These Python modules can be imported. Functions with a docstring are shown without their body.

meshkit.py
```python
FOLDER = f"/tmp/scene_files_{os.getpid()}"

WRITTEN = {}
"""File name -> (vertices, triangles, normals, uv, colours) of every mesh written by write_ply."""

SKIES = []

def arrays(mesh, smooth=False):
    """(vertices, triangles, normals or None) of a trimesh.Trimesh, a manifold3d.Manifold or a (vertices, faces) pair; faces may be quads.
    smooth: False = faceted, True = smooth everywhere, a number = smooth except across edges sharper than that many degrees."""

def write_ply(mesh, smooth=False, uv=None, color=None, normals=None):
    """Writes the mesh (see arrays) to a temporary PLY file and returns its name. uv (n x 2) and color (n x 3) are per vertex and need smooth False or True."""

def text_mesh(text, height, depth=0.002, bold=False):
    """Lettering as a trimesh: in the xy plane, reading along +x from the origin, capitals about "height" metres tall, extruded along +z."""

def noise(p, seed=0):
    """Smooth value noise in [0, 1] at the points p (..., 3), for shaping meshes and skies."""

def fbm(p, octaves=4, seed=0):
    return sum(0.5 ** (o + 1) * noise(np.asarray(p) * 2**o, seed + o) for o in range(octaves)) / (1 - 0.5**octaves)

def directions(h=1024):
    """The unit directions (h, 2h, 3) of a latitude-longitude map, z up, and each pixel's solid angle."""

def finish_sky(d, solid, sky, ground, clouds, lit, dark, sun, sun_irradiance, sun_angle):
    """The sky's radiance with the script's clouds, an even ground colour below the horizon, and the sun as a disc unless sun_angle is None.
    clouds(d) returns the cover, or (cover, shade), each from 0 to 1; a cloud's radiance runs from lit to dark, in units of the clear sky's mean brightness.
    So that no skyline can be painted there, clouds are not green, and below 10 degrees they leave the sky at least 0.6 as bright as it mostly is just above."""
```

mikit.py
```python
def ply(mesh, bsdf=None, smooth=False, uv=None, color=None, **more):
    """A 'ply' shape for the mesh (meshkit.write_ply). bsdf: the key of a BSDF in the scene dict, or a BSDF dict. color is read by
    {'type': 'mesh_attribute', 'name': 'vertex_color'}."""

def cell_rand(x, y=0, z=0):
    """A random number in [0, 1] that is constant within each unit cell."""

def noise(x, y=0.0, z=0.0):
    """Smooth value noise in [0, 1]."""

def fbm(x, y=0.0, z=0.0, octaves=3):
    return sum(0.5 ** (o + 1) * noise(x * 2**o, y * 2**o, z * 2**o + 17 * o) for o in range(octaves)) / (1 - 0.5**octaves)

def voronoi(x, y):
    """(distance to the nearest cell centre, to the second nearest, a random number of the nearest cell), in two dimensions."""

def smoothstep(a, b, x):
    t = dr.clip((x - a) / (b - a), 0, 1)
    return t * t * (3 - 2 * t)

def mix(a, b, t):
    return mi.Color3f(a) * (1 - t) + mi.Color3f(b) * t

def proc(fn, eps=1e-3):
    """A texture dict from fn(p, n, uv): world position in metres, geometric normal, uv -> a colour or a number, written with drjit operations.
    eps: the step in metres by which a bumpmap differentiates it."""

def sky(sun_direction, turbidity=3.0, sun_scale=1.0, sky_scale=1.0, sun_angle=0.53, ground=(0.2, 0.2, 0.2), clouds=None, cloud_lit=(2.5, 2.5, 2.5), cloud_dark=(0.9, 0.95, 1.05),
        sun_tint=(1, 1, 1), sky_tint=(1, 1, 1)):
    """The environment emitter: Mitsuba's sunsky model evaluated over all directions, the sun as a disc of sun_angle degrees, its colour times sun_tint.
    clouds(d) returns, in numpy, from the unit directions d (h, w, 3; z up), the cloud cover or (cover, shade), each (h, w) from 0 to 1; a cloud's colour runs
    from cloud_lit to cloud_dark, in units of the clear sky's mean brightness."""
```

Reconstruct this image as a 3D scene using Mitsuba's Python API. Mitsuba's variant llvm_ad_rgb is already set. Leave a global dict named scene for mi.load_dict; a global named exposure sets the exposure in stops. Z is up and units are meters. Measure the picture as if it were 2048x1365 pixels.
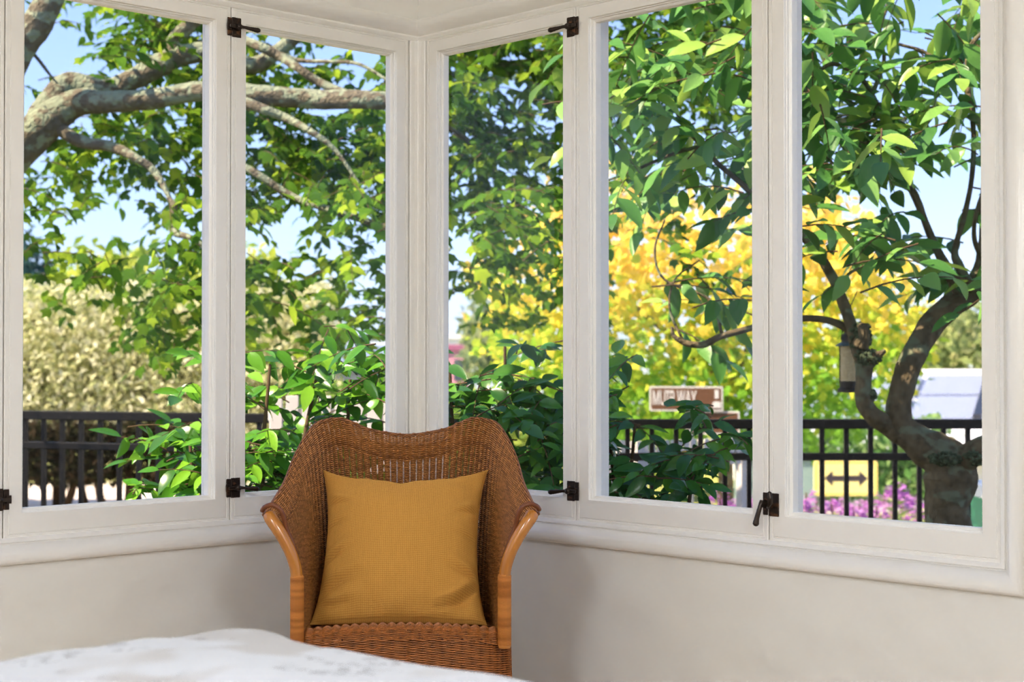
import math, numpy as np, trimesh, drjit as dr, mitsuba as mi, mikit, meshkit
from scipy.interpolate import PchipInterpolator
from shapely.geometry import Polygon, box as sbox

T = mi.ScalarTransform4f
scene, labels = {}, {}
rng = np.random.default_rng(7)

# ------------------------------------------------------------------ camera, sky, sun, fill lamps, exposure
F, HORIZON, EYE = 3132.0, 726.0, 1.0            # focal length in pixels (2048 wide), eye-level row, camera height
PITCH = math.atan((HORIZON - 682.5) / F)
scene['camera'] = {'type': 'thinlens', 'fov': math.degrees(2 * math.atan(1024 / F)), 'fov_axis': 'x',
                   'aperture_radius': 0.0050, 'focus_distance': 3.65, 'near_clip': 0.05, 'far_clip': 2000.0,
                   'to_world': T().look_at(origin=[0, 0, EYE], target=[0, math.cos(PITCH), EYE + math.sin(PITCH)], up=[0, 0, 1])}
SUN = (-0.62, -0.33, 0.71)
scene['sky'] = mikit.sky(SUN, turbidity=3.2, sun_scale=1.0, sky_scale=1.0, sun_angle=0.6, ground=(0.25, 0.25, 0.22),
                         sky_tint=(1.04, 0.96, 1.10), sun_tint=(1.0, 1.0, 1.0))
exposure = 2.8
FILL_LAMP = 10.6                                       # radiance of the two added fill lamps

# ------------------------------------------------------------------ frames: the room lies at 45 degrees to the view
C0 = np.array([-0.258, 4.3])
dR = np.array([0.692, -0.722]) / np.hypot(0.692, 0.722)   # along the right wall, from the corner
dL = np.array([dR[1], -dR[0]])                             # along the left wall, from the corner


def room(v):
    """(u along the right wall, v along the left wall, z) -> world."""
    v = np.asarray(v, float)
    out = np.empty_like(v)
    out[..., :2] = C0 + v[..., 0:1] * dR + v[..., 1:2] * dL
    out[..., 2] = v[..., 2]
    return out


def wallp(side, tnz):
    """(t along the wall, n out into the room, z) -> world."""
    a = np.asarray(tnz, float)
    return room(a) if side == 'R' else room(a[..., [1, 0, 2]])


def at(px, py, d):
    return np.array([(px - 1024) / F * d, d, EYE + (HORIZON - py) / F * d])


def project(p):
    p = np.asarray(p, float)
    return 1024 + F * p[..., 0] / p[..., 1], HORIZON - F * (p[..., 2] - EYE) / p[..., 1]


# ------------------------------------------------------------------ scene entries
def numbered(key):
    if key not in scene and key not in labels:
        return key
    k = 1
    while f'{key}_{k:03d}' in scene or f'{key}_{k:03d}' in labels:
        k += 1
    return f'{key}_{k:03d}'


def thing(name, label, cat=None, group=None, kind=None):
    key = numbered(name)
    labels[key] = {'label': label}
    for k, v in (('category', cat), ('group', group), ('kind', kind)):
        if v:
            labels[key][k] = v
    return key


def part(parent, name, mesh, bsdf, smooth=False, label=None, kind=None, **kw):
    key = numbered(f'{parent}__{name}')
    scene[key] = mesh if isinstance(mesh, dict) else mikit.ply(mesh, bsdf, smooth=smooth, **kw)
    if label or kind:
        labels[key] = {k: v for k, v in (('label', label), ('kind', kind)) if v}
    return key


def single(name, label, cat, mesh, bsdf, smooth=False, group=None, kind=None, **kw):
    key = thing(name, label, cat, group, kind)
    scene[key] = mikit.ply(mesh, bsdf, smooth=smooth, **kw)
    return key


def cat(meshes):
    vs, fs, n = [], [], 0
    for m in meshes:
        v, f, _ = meshkit.arrays(m)
        vs.append(v); fs.append(f + n); n += len(v)
    return np.vstack(vs), np.vstack(fs)


def moved(mesh, fn):
    v, f, _ = meshkit.arrays(mesh)
    return fn(v), f


def bx(x0, x1, y0, y1, z0, z1, c=0.0):
    """A box, its edges chamfered by c."""
    if c <= 0:
        m = trimesh.creation.box((x1 - x0, y1 - y0, z1 - z0))
        m.apply_translation(((x0 + x1) / 2, (y0 + y1) / 2, (z0 + z1) / 2))
        return m
    p = []
    for i in range(3):
        s = [c, c, c]; s[i] = 0
        for x in (x0 + s[0], x1 - s[0]):
            for y in (y0 + s[1], y1 - s[1]):
                for z in (z0 + s[2], z1 - s[2]):
                    p.append((x, y, z))
    return trimesh.convex.convex_hull(np.array(p))


def catmull(p, n):
    p = np.asarray(p, float)
    q = np.vstack([2 * p[0] - p[1], p, 2 * p[-1] - p[-2]])
    out = []
    for i in range(len(p) - 1):
        a, b, c, d = q[i:i + 4]
        t = np.linspace(0, 1, n, endpoint=False)[:, None]
        out.append(0.5 * (2 * b + (c - a) * t + (2 * a - 5 * b + 4 * c - d) * t**2 + (3 * b - a - 3 * c + d) * t**3))
    return np.vstack(out + [p[-1:]])


def tube(p, r, sides=8, rough=0.0, freq=14.0, cap=True, flat=1.0, seed=0):
    """A tube through the points p with radii r; rough: noise on the radius."""
    p = np.asarray(p, float)
    r = np.broadcast_to(np.asarray(r, float), (len(p),))
    t = np.gradient(p, axis=0)
    t /= np.linalg.norm(t, axis=1, keepdims=True) + 1e-12
    a = np.empty_like(t)
    a0 = np.cross(t[0], [0, 0, 1.0] if abs(t[0][2]) < 0.9 else [1.0, 0, 0])
    for i in range(len(p)):
        a0 = a0 - t[i] * (a0 @ t[i])
        a0 /= np.linalg.norm(a0) + 1e-12
        a[i] = a0
    b = np.cross(t, a)
    th = np.arange(sides) * 2 * np.pi / sides
    off = np.cos(th)[None, :, None] * a[:, None] + flat * np.sin(th)[None, :, None] * b[:, None]
    v = p[:, None] + r[:, None, None] * off
    if rough:
        k = meshkit.fbm(v * freq + seed) if hasattr(meshkit, 'fbm') else meshkit.noise(v * freq, seed)
        v = p[:, None] + r[:, None, None] * off * (1 + rough * (k[..., None] - 0.5) * 2)
    n = len(p)
    i, j = np.meshgrid(np.arange(n - 1), np.arange(sides), indexing='ij')
    q = np.stack([i * sides + j, i * sides + (j + 1) % sides, (i + 1) * sides + (j + 1) % sides, (i + 1) * sides + j], -1).reshape(-1, 4)
    f = np.vstack([q[:, [0, 1, 2]], q[:, [0, 2, 3]]])
    v = v.reshape(-1, 3)
    if cap:
        v = np.vstack([v, p[0] - t[0] * r[0] * 0.5, p[-1] + t[-1] * r[-1] * 0.5])
        k = np.arange(sides)
        f = np.vstack([f, np.stack([k * 0 + n * sides, (k + 1) % sides, k], 1),
                       np.stack([k * 0 + n * sides + 1, (n - 1) * sides + k, (n - 1) * sides + (k + 1) % sides], 1)])
    return v, f


def lathe(profile, sides=24):
    """(radius, z) rows -> a mesh about z."""
    pr = np.asarray(profile, float)
    th = np.arange(sides) * 2 * np.pi / sides
    v = np.stack([pr[:, :1] * np.cos(th), pr[:, :1] * np.sin(th), np.repeat(pr[:, 1:], sides, 1)], -1).reshape(-1, 3)
    n = len(pr)
    i, j = np.meshgrid(np.arange(n - 1), np.arange(sides), indexing='ij')
    q = np.stack([i * sides + j, i * sides + (j + 1) % sides, (i + 1) * sides + (j + 1) % sides, (i + 1) * sides + j], -1).reshape(-1, 4)
    return v, np.vstack([q[:, [0, 1, 2]], q[:, [0, 2, 3]]])


def grid_mesh(v):
    n, m = v.shape[:2]
    i, j = np.meshgrid(np.arange(n - 1), np.arange(m - 1), indexing='ij')
    q = np.stack([i * m + j, i * m + j + 1, (i + 1) * m + j + 1, (i + 1) * m + j], -1).reshape(-1, 4)
    return v.reshape(-1, 3), np.vstack([q[:, [0, 1, 2]], q[:, [0, 2, 3]]])


def prism(poly, h):
    return trimesh.creation.extrude_polygon(poly, h, engine='earcut')


def upright(mesh, origin, yaw=0.0):
    """xy-plane shape (x right, y up, z towards the viewer) stood up at origin, facing -y, turned by yaw about z."""
    c, s = math.cos(yaw), math.sin(yaw)

    def fn(v):
        x, y, z = v[:, 0], -v[:, 2], v[:, 1]
        return np.stack([c * x - s * y, s * x + c * y, z], 1) + origin
    return moved(mesh, fn)


# ------------------------------------------------------------------ materials
def srgb(r, g, b):
    c = np.array([r, g, b]) / 255.0
    return [float(x) for x in np.where(c <= 0.04045, c / 12.92, ((c + 0.055) / 1.055) ** 2.4)]


def rgb(c):
    return {'type': 'rgb', 'value': list(map(float, c))}


def mat(key, color, rough=0.6, spec=0.5, metal=0.0, bump=None, scale=0.001, eps=1e-3, **kw):
    d = {'type': 'principled', 'base_color': color if isinstance(color, dict) else rgb(color), 'roughness': rough,
         'specular': spec, 'metallic': metal, **kw}
    if bump:
        d = {'type': 'bumpmap', 'bumps': mikit.proc(bump, eps), 'scale': scale, 'bsdf': d}
    scene[key] = {'type': 'twosided', 'bsdf': d}
    return key


noise, fbm, smoothstep, mix = mikit.noise, mikit.fbm, mikit.smoothstep, mikit.mix
VC = {'type': 'mesh_attribute', 'name': 'vertex_color'}

mat('white_paint', srgb(226, 223, 217), 0.32, 0.5)
mat('plaster', srgb(220, 217, 210), 0.7, 0.3, bump=lambda p, n, uv: noise(p.x * 14, p.y * 14, p.z * 16) + .35 * noise(p.x * 60, p.y * 60, p.z * 60), scale=0.0045)
mat('plain_plaster', srgb(220, 217, 210), 0.7, 0.3)
mat('ceiling_paint', srgb(235, 233, 228), 0.8, 0.2)
mat('floor_wood', mikit.proc(lambda p, n, uv: mix(srgb(150, 128, 104), srgb(176, 156, 132), noise((p.x * .692 - p.y * .722) * 4, (p.x * .722 + p.y * .692) * 50))), 0.35)
scene['glass'] = {'type': 'thindielectric', 'int_ior': 1.15, 'ext_ior': 1.0}
mat('bronze', mikit.proc(lambda p, n, uv: mix(srgb(44, 34, 28), srgb(122, 80, 48), smoothstep(0.55, 0.8, fbm(p.x * 90, p.y * 90, p.z * 90)) * 0.55)), 0.42, 0.5, 0.7)
mat('bronze_dark', srgb(52, 43, 37), 0.32, 0.5, 0.7)
mat('wicker', VC, 0.38, 0.5)
mat('wicker_dark', srgb(70, 36, 16), 0.6, 0.3)
mat('rattan', mikit.proc(lambda p, n, uv: mix(srgb(150, 88, 28), srgb(184, 120, 46), fbm(p.x * 14, p.y * 14, p.z * 9))), 0.16, 0.6, clearcoat=0.6, clearcoat_gloss=0.9)
mat('rim_cane', srgb(128, 78, 40), 0.45, 0.4)
mat('binding', srgb(104, 56, 28), 0.4, 0.4)


def weave_h(p, n, uv):
    x, y = uv.x * 230.0, uv.y * 230.0
    ix, iy = dr.floor(x), dr.floor(y)
    odd = dr.abs((ix + iy) - 2 * dr.floor((ix + iy) * 0.5)) > 0.5
    fx, fy = x - ix - 0.5, y - iy - 0.5
    a = (1 - 4 * fx * fx * 0.55) * (1 - dr.power(dr.abs(2 * fy), 6))
    b = (1 - 4 * fy * fy * 0.55) * (1 - dr.power(dr.abs(2 * fx), 6))
    return dr.select(odd, a, b)


mat('cushion_cloth', mikit.proc(lambda p, n, uv: mix(srgb(168, 114, 46), srgb(206, 152, 76), dr.clip(weave_h(p, n, uv) * 0.9 + 0.18 * (fbm(uv.x * 300, uv.y * 30) - 0.5), 0, 1))),
    0.85, 0.15, bump=weave_h, scale=0.0011, eps=3e-4, sheen=0.3)
mat('coverlet_cloth', mikit.proc(lambda p, n, uv: mix(mix(srgb(178, 180, 186), srgb(160, 156, 154), smoothstep(0.50, 0.66, fbm(uv.x * 7 + 3, uv.y * 7)) * 0.7), srgb(124, 124, 128),
    smoothstep(0.60, 0.74, fbm(uv.x * 16, uv.y * 16 + 4)) * smoothstep(0.45, 0.6, noise(uv.x * 120, uv.y * 120)) * 0.55)), 0.9, 0.1,
    bump=lambda p, n, uv: dr.sin(uv.x * 2400) * dr.sin(uv.y * 2400), scale=0.0006, sheen=0.4)
mat('mattress_cloth', srgb(225, 222, 215), 0.9, 0.1)
mat('bed_wood', srgb(92, 62, 40), 0.4)
mat('railing_metal', srgb(7, 7, 9), 0.45, 0.25)
mat('picket_paint', srgb(214, 208, 205), 0.6, 0.3)
mat('stucco_outside', srgb(214, 205, 190), 0.9, 0.1)
mat('roof_shingle', srgb(90, 84, 80), 0.9, 0.1)


def bark(key, a, b, lichen, amount, f=1.0):
    def col(p, n, uv):
        k = fbm(p.x * 22 * f, p.y * 22 * f, p.z * 14 * f, 4)
        c = mix(a, b, k)
        l = smoothstep(0.62 - amount, 0.72 - amount, fbm(p.x * 9 * f + 7, p.y * 9 * f, p.z * 9 * f, 3) + 0.10 * n.z)
        return mix(c, lichen, l * (0.45 + 0.5 * noise(p.x * 60, p.y * 60, p.z * 60)))
    mat(key, mikit.proc(col), 0.9, 0.15, bump=lambda p, n, uv: fbm(p.x * 40 * f, p.y * 40 * f, p.z * 22 * f, 3), scale=0.022)


bark('lichen_bark', srgb(84, 76, 62), srgb(138, 130, 110), srgb(158, 170, 142), 0.17, 2.2)
bark('magnolia_bark', srgb(62, 54, 38), srgb(134, 120, 94), srgb(124, 134, 108), 0.05, 1.8)
mat('moss', mikit.proc(lambda p, n, uv: mix(srgb(38, 42, 18), srgb(104, 118, 92), noise(p.x * 70, p.y * 70, p.z * 70))), 1.0, 0.05)
mat('twig_bark', srgb(92, 76, 58), 0.9, 0.1)


def leaf_mat(key, rough=0.45, trans=0.9, eta=1.45):
    scene[key] = {'type': 'principledthin', 'base_color': VC, 'roughness': rough, 'diff_trans': trans, 'eta': eta, 'spec_trans': 0.0}
    return key


def glossy_leaf(key, rough, trans, blend):
    thin = {'type': 'principledthin', 'base_color': VC, 'roughness': .5, 'diff_trans': trans, 'eta': 1.5}
    gloss = {'type': 'twosided', 'bsdf': {'type': 'principled', 'base_color': VC, 'roughness': rough, 'specular': .65}}
    scene[key] = {'type': 'blendbsdf', 'weight': blend, 'a': thin, 'b': gloss}


leaf_mat('canopy_leaf', 0.5, 1.0)
glossy_leaf('magnolia_leaf', 0.34, 1.0, 0.5)
glossy_leaf('camellia_leaf', 0.22, 1.0, 0.55)
leaf_mat('soft_leaf', 0.6, 0.9)

# ------------------------------------------------------------------ the room
ZB, ZT = 0.607, 1.887           # the band of sashes: bottom and top
H, U1, V1, WT = 2.42, 4.7, 4.3, 0.13
TF = {'R': 1.748, 'L': 1.796}   # far ends of the two banks of windows
PL = 0.004                      # plaster face


def wall_with_opening(side, length):
    tf = TF[side] + 0.02
    return moved(cat([bx(-WT, length, -WT, PL, 0, ZB - 0.02), bx(-WT, length, -WT, PL, ZT + 0.02, H), bx(tf, length, -WT, PL, ZB - 0.02, ZT + 0.02)]), lambda v: wallp(side, v))


single('wall_right', 'white plaster wall under the right-hand bank of windows', None, wall_with_opening('R', U1), 'plaster', kind='structure')
single('wall_left', 'white plaster wall under the left-hand bank of windows', None, wall_with_opening('L', V1), 'plaster', kind='structure')
single('wall_back', 'white plaster wall behind the camera', None, moved(bx(PL, U1, V1, V1 + WT, 0, H), room), 'plain_plaster', kind='structure')
single('wall_far', 'white plaster wall at the near end of the room', None, moved(bx(U1, U1 + WT, -WT, V1 + WT, 0, H), room), 'plain_plaster', kind='structure')
single('floor', 'brown wooden floor', None, moved(bx(-WT, U1 + WT, -WT, V1 + WT, -0.12, 0), room), 'floor_wood', kind='structure')
single('ceiling', 'white painted ceiling', None, moved(bx(-WT, U1 + WT, -WT, V1 + WT, H, H + 0.08), room), 'ceiling_paint', kind='structure')


def roof():
    e = 0.6  # unseen eave overhang, sized to throw shade on the garden
    a, b, c, d = -WT - e, U1 + WT + e, -WT - e, V1 + WT + e
    w = (d - c) / 2
    h = w * 0.42
    z = H + 0.09
    v = [(a, c, z), (b, c, z), (b, d, z), (a, d, z), (a + w, c + w, z + h + .1), (b - w, c + w, z + h + .1),
         (a, c, z + .1), (b, c, z + .1), (b, d, z + .1), (a, d, z + .1)]
    f = [(0, 1, 2), (0, 2, 3), (6, 7, 5), (6, 5, 4), (7, 8, 5), (8, 9, 4), (8, 4, 5), (9, 6, 4)]
    for i in range(4):
        j = (i + 1) % 4
        f += [(i, j, 6 + j), (i, 6 + j, 6 + i)]
    return room(np.array(v)), np.array(f)


single('roof', 'unseen grey hipped roof, added over the room to shade the garden', None, roof(), 'roof_shingle', kind='structure')


def sash(side, t0, t1):
    wl, wr, wb, wt = 0.043, 0.043, 0.058, 0.040
    prof = [(0, 0, -.036), (0, 0, -.002), (0, .0015, 0), (0, .0085, 0), (0, .0095, -.0022), (0, .0115, -.0022), (0, .0125, 0), (1, -.001, 0), (1, 0, -.001), (1, .0005, -.006),
            (1, .003, -.0075), (1, .0035, -.0125), (1, .0065, -.014), (1, .009, -.0165), (1, .009, -.021), (1, .009, -.036)]
    n = len(prof)
    v = []
    for k, e, nn in prof:
        L, R, B, U = t0 + k * wl + e, t1 - k * wr - e, ZB + k * wb + e, ZT - k * wt - e
        v += [(L, nn, B), (R, nn, B), (R, nn, U), (L, nn, U)]
    f = []
    for j in range(n):
        for c in range(4):
            a, b = j * 4 + c, j * 4 + (c + 1) % 4
            k = (j + 1) % n
            f.append((a, b, k * 4 + (c + 1) % 4, k * 4 + c))
    pane = bx(t0 + wl, t1 - wr, -.0215, -.0215, ZB + wb, ZT - wt)
    pv = np.array([(t0 + wl + .004, -.023, ZB + wb + .004), (t1 - wr - .004, -.023, ZB + wb + .004), (t1 - wr - .004, -.023, ZT - wt - .004), (t0 + wl + .004, -.023, ZT - wt - .004)])
    return moved((np.array(v), np.array(f)), lambda x: wallp(side, x)), (wallp(side, pv), np.array([(0, 1, 2), (0, 2, 3)]))


SASHES = [('L', 1.2030, 1.7930, 'white casement window at the far left, mostly outside the picture'),
          ('L', 0.6095, 1.2000, 'white casement window in front of the pale hedge, left of the picture'),
          ('L', 0.0345, 0.6070, 'narrow white casement window just left of the corner post'),
          ('R', 0.0345, 0.5985, 'narrow white casement window just right of the corner post'),
          ('R', 0.6010, 1.1855, 'white casement window in front of the street sign'),
          ('R', 1.1885, 1.7460, 'white casement window in front of the magnolia trunk')]
for i, (side, t0, t1, lab) in enumerate(SASHES):
    w = thing(f'window_{i + 1}', lab, None, kind='structure')
    s, g = sash(side, t0, t1)
    part(w, 'sash', s, 'white_paint')
    part(w, 'glass_pane', g, 'glass', label='clear glass pane')


def casing(side):
    pr = [(-.004, -.03), (-.004, .003), (.002, .006), (.006, .007), (.0075, .0035), (.0105, .0035), (.012, .007), (.016, .013), (.023, .020), (.032, .0245), (.042, .025), (.049, .022), (.0535, .016), (.055, .010), (.055, PL + .0005), (.018, PL + .0005), (.018, -.03)]
    tf, v, f = TF[side], [], []
    for d, n in pr:
        v += [(n, n, ZB - d), (tf + d, n, ZB - d), (tf + d, n, ZT + d), (n, n, ZT + d)]
    k = len(pr)
    for j in range(k):
        for c in range(3):
            m = (j + 1) % k
            f.append((j * 4 + c, j * 4 + c + 1, m * 4 + c + 1, m * 4 + c))
    return moved((np.array(v), np.array(f)), lambda x: wallp(side, x))


single('trim_1', 'rounded white casing and sill round the left-hand windows', None, casing('L'), 'white_paint', smooth=40, kind='structure')
single('trim_2', 'rounded white casing and sill round the right-hand windows', None, casing('R'), 'white_paint', smooth=40, kind='structure')
post = Polygon([(-.034, -.034), (.0312, -.034), (.0312, -.003), (.0302, .001), (.028, .0028), (.019, .0034), (.016, .0022), (.013, .0034), (.0065, .0045), (.0045, .0065), (.0034, .013), (.0022, .016), (.0034, .019),
                (.0028, .028), (.001, .0302), (-.003, .0312), (-.034, .0312)])
pm = prism(post, ZT - ZB + 0.002)
pm.apply_translation((0, 0, ZB - 0.001))
single('trim_3', 'moulded white corner post between the two banks of windows', None, moved(pm, room), 'white_paint', smooth=35, kind='structure')
k = 4
for side in 'LR':
    for t in [0.0] + [s[1] - 0.0015 for s in SASHES if s[0] == side and s[1] > .1]:
        if t < 0.1:
            m = bx(-0.10, 0.02, -.10, -.037, ZB - .02, ZT + .02) if side == 'L' else None
        else:
            m = bx(t - 0.02, t + 0.02, -.10, -.037, ZB - .02, ZT + .02)
        if m is not None:
            single(f'trim_{k}', 'white post of the window frame behind a meeting pair of sashes', None, moved(m, lambda v: wallp(side, v)), 'white_paint', kind='structure')
            k += 1


# ------------------------------------------------------------------ window latches
def latch(side, seam, z, away, style, label):
    """away: +1 = the lever side is on the larger-t sash, -1 on the smaller-t sash."""
    key = thing('window_latch', label, 'latch', 'bronze latches on the sashes')
    w = lambda m: moved(m, lambda v: wallp(side, np.stack([seam + away * v[:, 0], v[:, 1], z + v[:, 2]], 1)))
    pl = part(key, 'plate', w(bx(.0005, .0275 if style == 'side' else .0135, .0004, .0034, -.0245, .0245, .0012)), 'bronze')
    if style == 'side':
        part(key, 'strike_plate', w(cat([bx(-.0125, -.0002, .0004, .0040, -.0225, .0225, .001), bx(-.0160, -.0040, .004, .0085, -.009, .009, .001)])), 'bronze')
    for sx, sz in ((.0065, .019), (.0225, .019), (.0065, -.019), (.0225, -.019))[::1 if style == 'side' else 2]:
        part(pl, 'screw', w(moved(lathe([(0.0001, .0008), (.0016, .0007), (.002, 0), (.002, -.001)], 8), lambda v: np.stack([v[:, 0] + sx, v[:, 2] + .0036, v[:, 1] + sz], 1))), 'bronze_dark')
    hub = moved(lathe([(.0001, .017), (.005, .0165), (.0072, .014), (.0078, .009), (.0088, .004), (.0095, 0), (.0095, -.0005)], 16), lambda v: np.stack([v[:, 0] * (1 if style == 'side' else .7) + (.0145 if style == 'side' else .007), v[:, 2] + .0034, v[:, 1]], 1))
    part(key, 'hub', w(hub), 'bronze_dark', smooth=50)
    if style == 'side':
        tongue = bx(-.012, .012, .009, .0125, -.0045, .0045, .0012)
        part(key, 'tongue', w(tongue), 'bronze_dark')
    if style == 'side':
        p = catmull([(.016, .014, .0), (.026, .018, .000), (.036, .021, -.0015), (.047, .024, -.003), (.058, .026, -.004), (.066, .027, -.0045)], 5)
        r = np.interp(np.linspace(0, 1, len(p)), [0, .25, .6, .88, 1], [.0046, .0036, .0052, .0066, .0045])
    elif style == 'down':
        p = catmull([(.0072, .014, .006), (.0076, .019, -.002), (.0095, .023, -.016), (.0125, .025, -.029), (.0145, .026, -.040), (.015, .026, -.047)], 5)
        r = np.interp(np.linspace(0, 1, len(p)), [0, .25, .6, .88, 1], [.0055, .0048, .0055, .0072, .0048])
    part(key, 'lever', w(tube(p, r, 10)), 'bronze_dark', smooth=60)
    if style == 'down':   # the second fastener: a knob standing up on the other sash
        part(key, 'catch_plate', w(bx(-.0290, -.0020, .0004, .0030, -.0265, .0240, .0012)), 'bronze')
        p = catmull([(-.008, .012, -.006), (-.014, .017, -.003), (-.020, .021, .004), (-.021, .022, .014), (-.019, .022, .025), (-.0185, .022, .029)], 5)
        part(key, 'catch_lever', w(tube(p, np.interp(np.linspace(0, 1, len(p)), [0, .35, .6, .9, 1], [.0045, .0052, .0062, .0046, .003]), 10)), 'bronze_dark', smooth=60)
    return key


latch('L', 0.6083, 1.835, -1, 'side', 'worn bronze window latch with lever pointing right, at the top of the left windows')
latch('L', 0.6083, 0.690, -1, 'side', 'dark bronze latch low on the seam left of the wicker chair')
latch('R', 0.5998, 1.834, -1, 'side', 'dark bronze latch with lever pointing left, at the top of the right windows')
latch('R', 0.5998, 0.683, -1, 'side', 'dark bronze latch low on the seam right of the wicker chair')
latch('R', 1.1870, 0.690, -1, 'down', 'bronze double latch with handle hanging down, below the yellow arrow sign')
latch('L', 1.2015, 0.697, 1, 'side', 'bronze latch cut off by the left edge of the picture')

# ------------------------------------------------------------------ added ceiling lamps (unseen fill light for the room, above the picture)
for u, v, lab in ((4.25, 2.3, 'round white fill lamp added on the ceiling near the near end wall of the room'), (2.5, 3.85, 'round white fill lamp added on the ceiling near the back wall of the room')):
    key = thing('added_fill_lamp', lab, 'lamp')
    o = room(np.array([u, v, 0.0]))
    cn = part(key, 'canopy', moved(lathe([(.0001, H - .001), (.30, H - .001), (.30, H - .02), (.29, H - .025), (.0001, H - .025)], 40), lambda q: q + o), 'ceiling_paint')
    dome = moved(lathe([(.285, H - .027), (.275, H - .05), (.24, H - .075), (.18, H - .092), (.10, H - .101), (.0001, H - .103)], 40), lambda q: q + o)
    dm = trimesh.Trimesh(dome[0], dome[1], process=False)
    if dm.face_normals[:, 2].mean() > 0:
        dm.invert()
    k2 = part(cn, 'diffuser', dm, 'ceiling_paint')
    scene[k2]['emitter'] = {'type': 'area', 'radiance': rgb([FILL_LAMP * .92, FILL_LAMP * .985, FILL_LAMP * 1.07])}

# ------------------------------------------------------------------ bed and coverlet
BU, BV, BL, BW, BZ = 1.37, 1.46, 1.95, 1.02, 0.645
bed = thing('bed', 'bed under a white coverlet in the foreground', 'bed')
part(bed, 'bed_frame', moved(bx(BU + .08, BU + BL - .04, BV + .08, BV + BW - .08, .22, .34, .01), room), 'bed_wood')
part(bed, 'mattress', moved(bx(BU + .07, BU + BL - .03, BV + .07, BV + BW - .07, .341, BZ - .05, .03), room), 'mattress_cloth')
for a in (BU + .12, BU + BL - .1):
    for b in (BV + .12, BV + BW - .12):
        part('bed__bed_frame', 'leg', moved(bx(a - .03, a + .03, b - .03, b + .03, 0, .22, .004), room), 'bed_wood')
r0 = 0.13
ext = math.pi * r0 / 2 + 0.40
uu = np.linspace(-ext, BL - 2 * r0 + ext, 260)
vv = np.linspace(-ext, BW - 2 * r0 + ext, 200)
P, Q = np.meshgrid(uu, vv, indexing='ij')
cp, cq = np.clip(P, 0, BL - 2 * r0), np.clip(Q, 0, BW - 2 * r0)
ex, ey = P - cp, Q - cq
s = np.hypot(ex, ey)
dirx, diry = ex / np.maximum(s, 1e-9), ey / np.maximum(s, 1e-9)
ang = np.minimum(s / r0, math.pi / 2)
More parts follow.
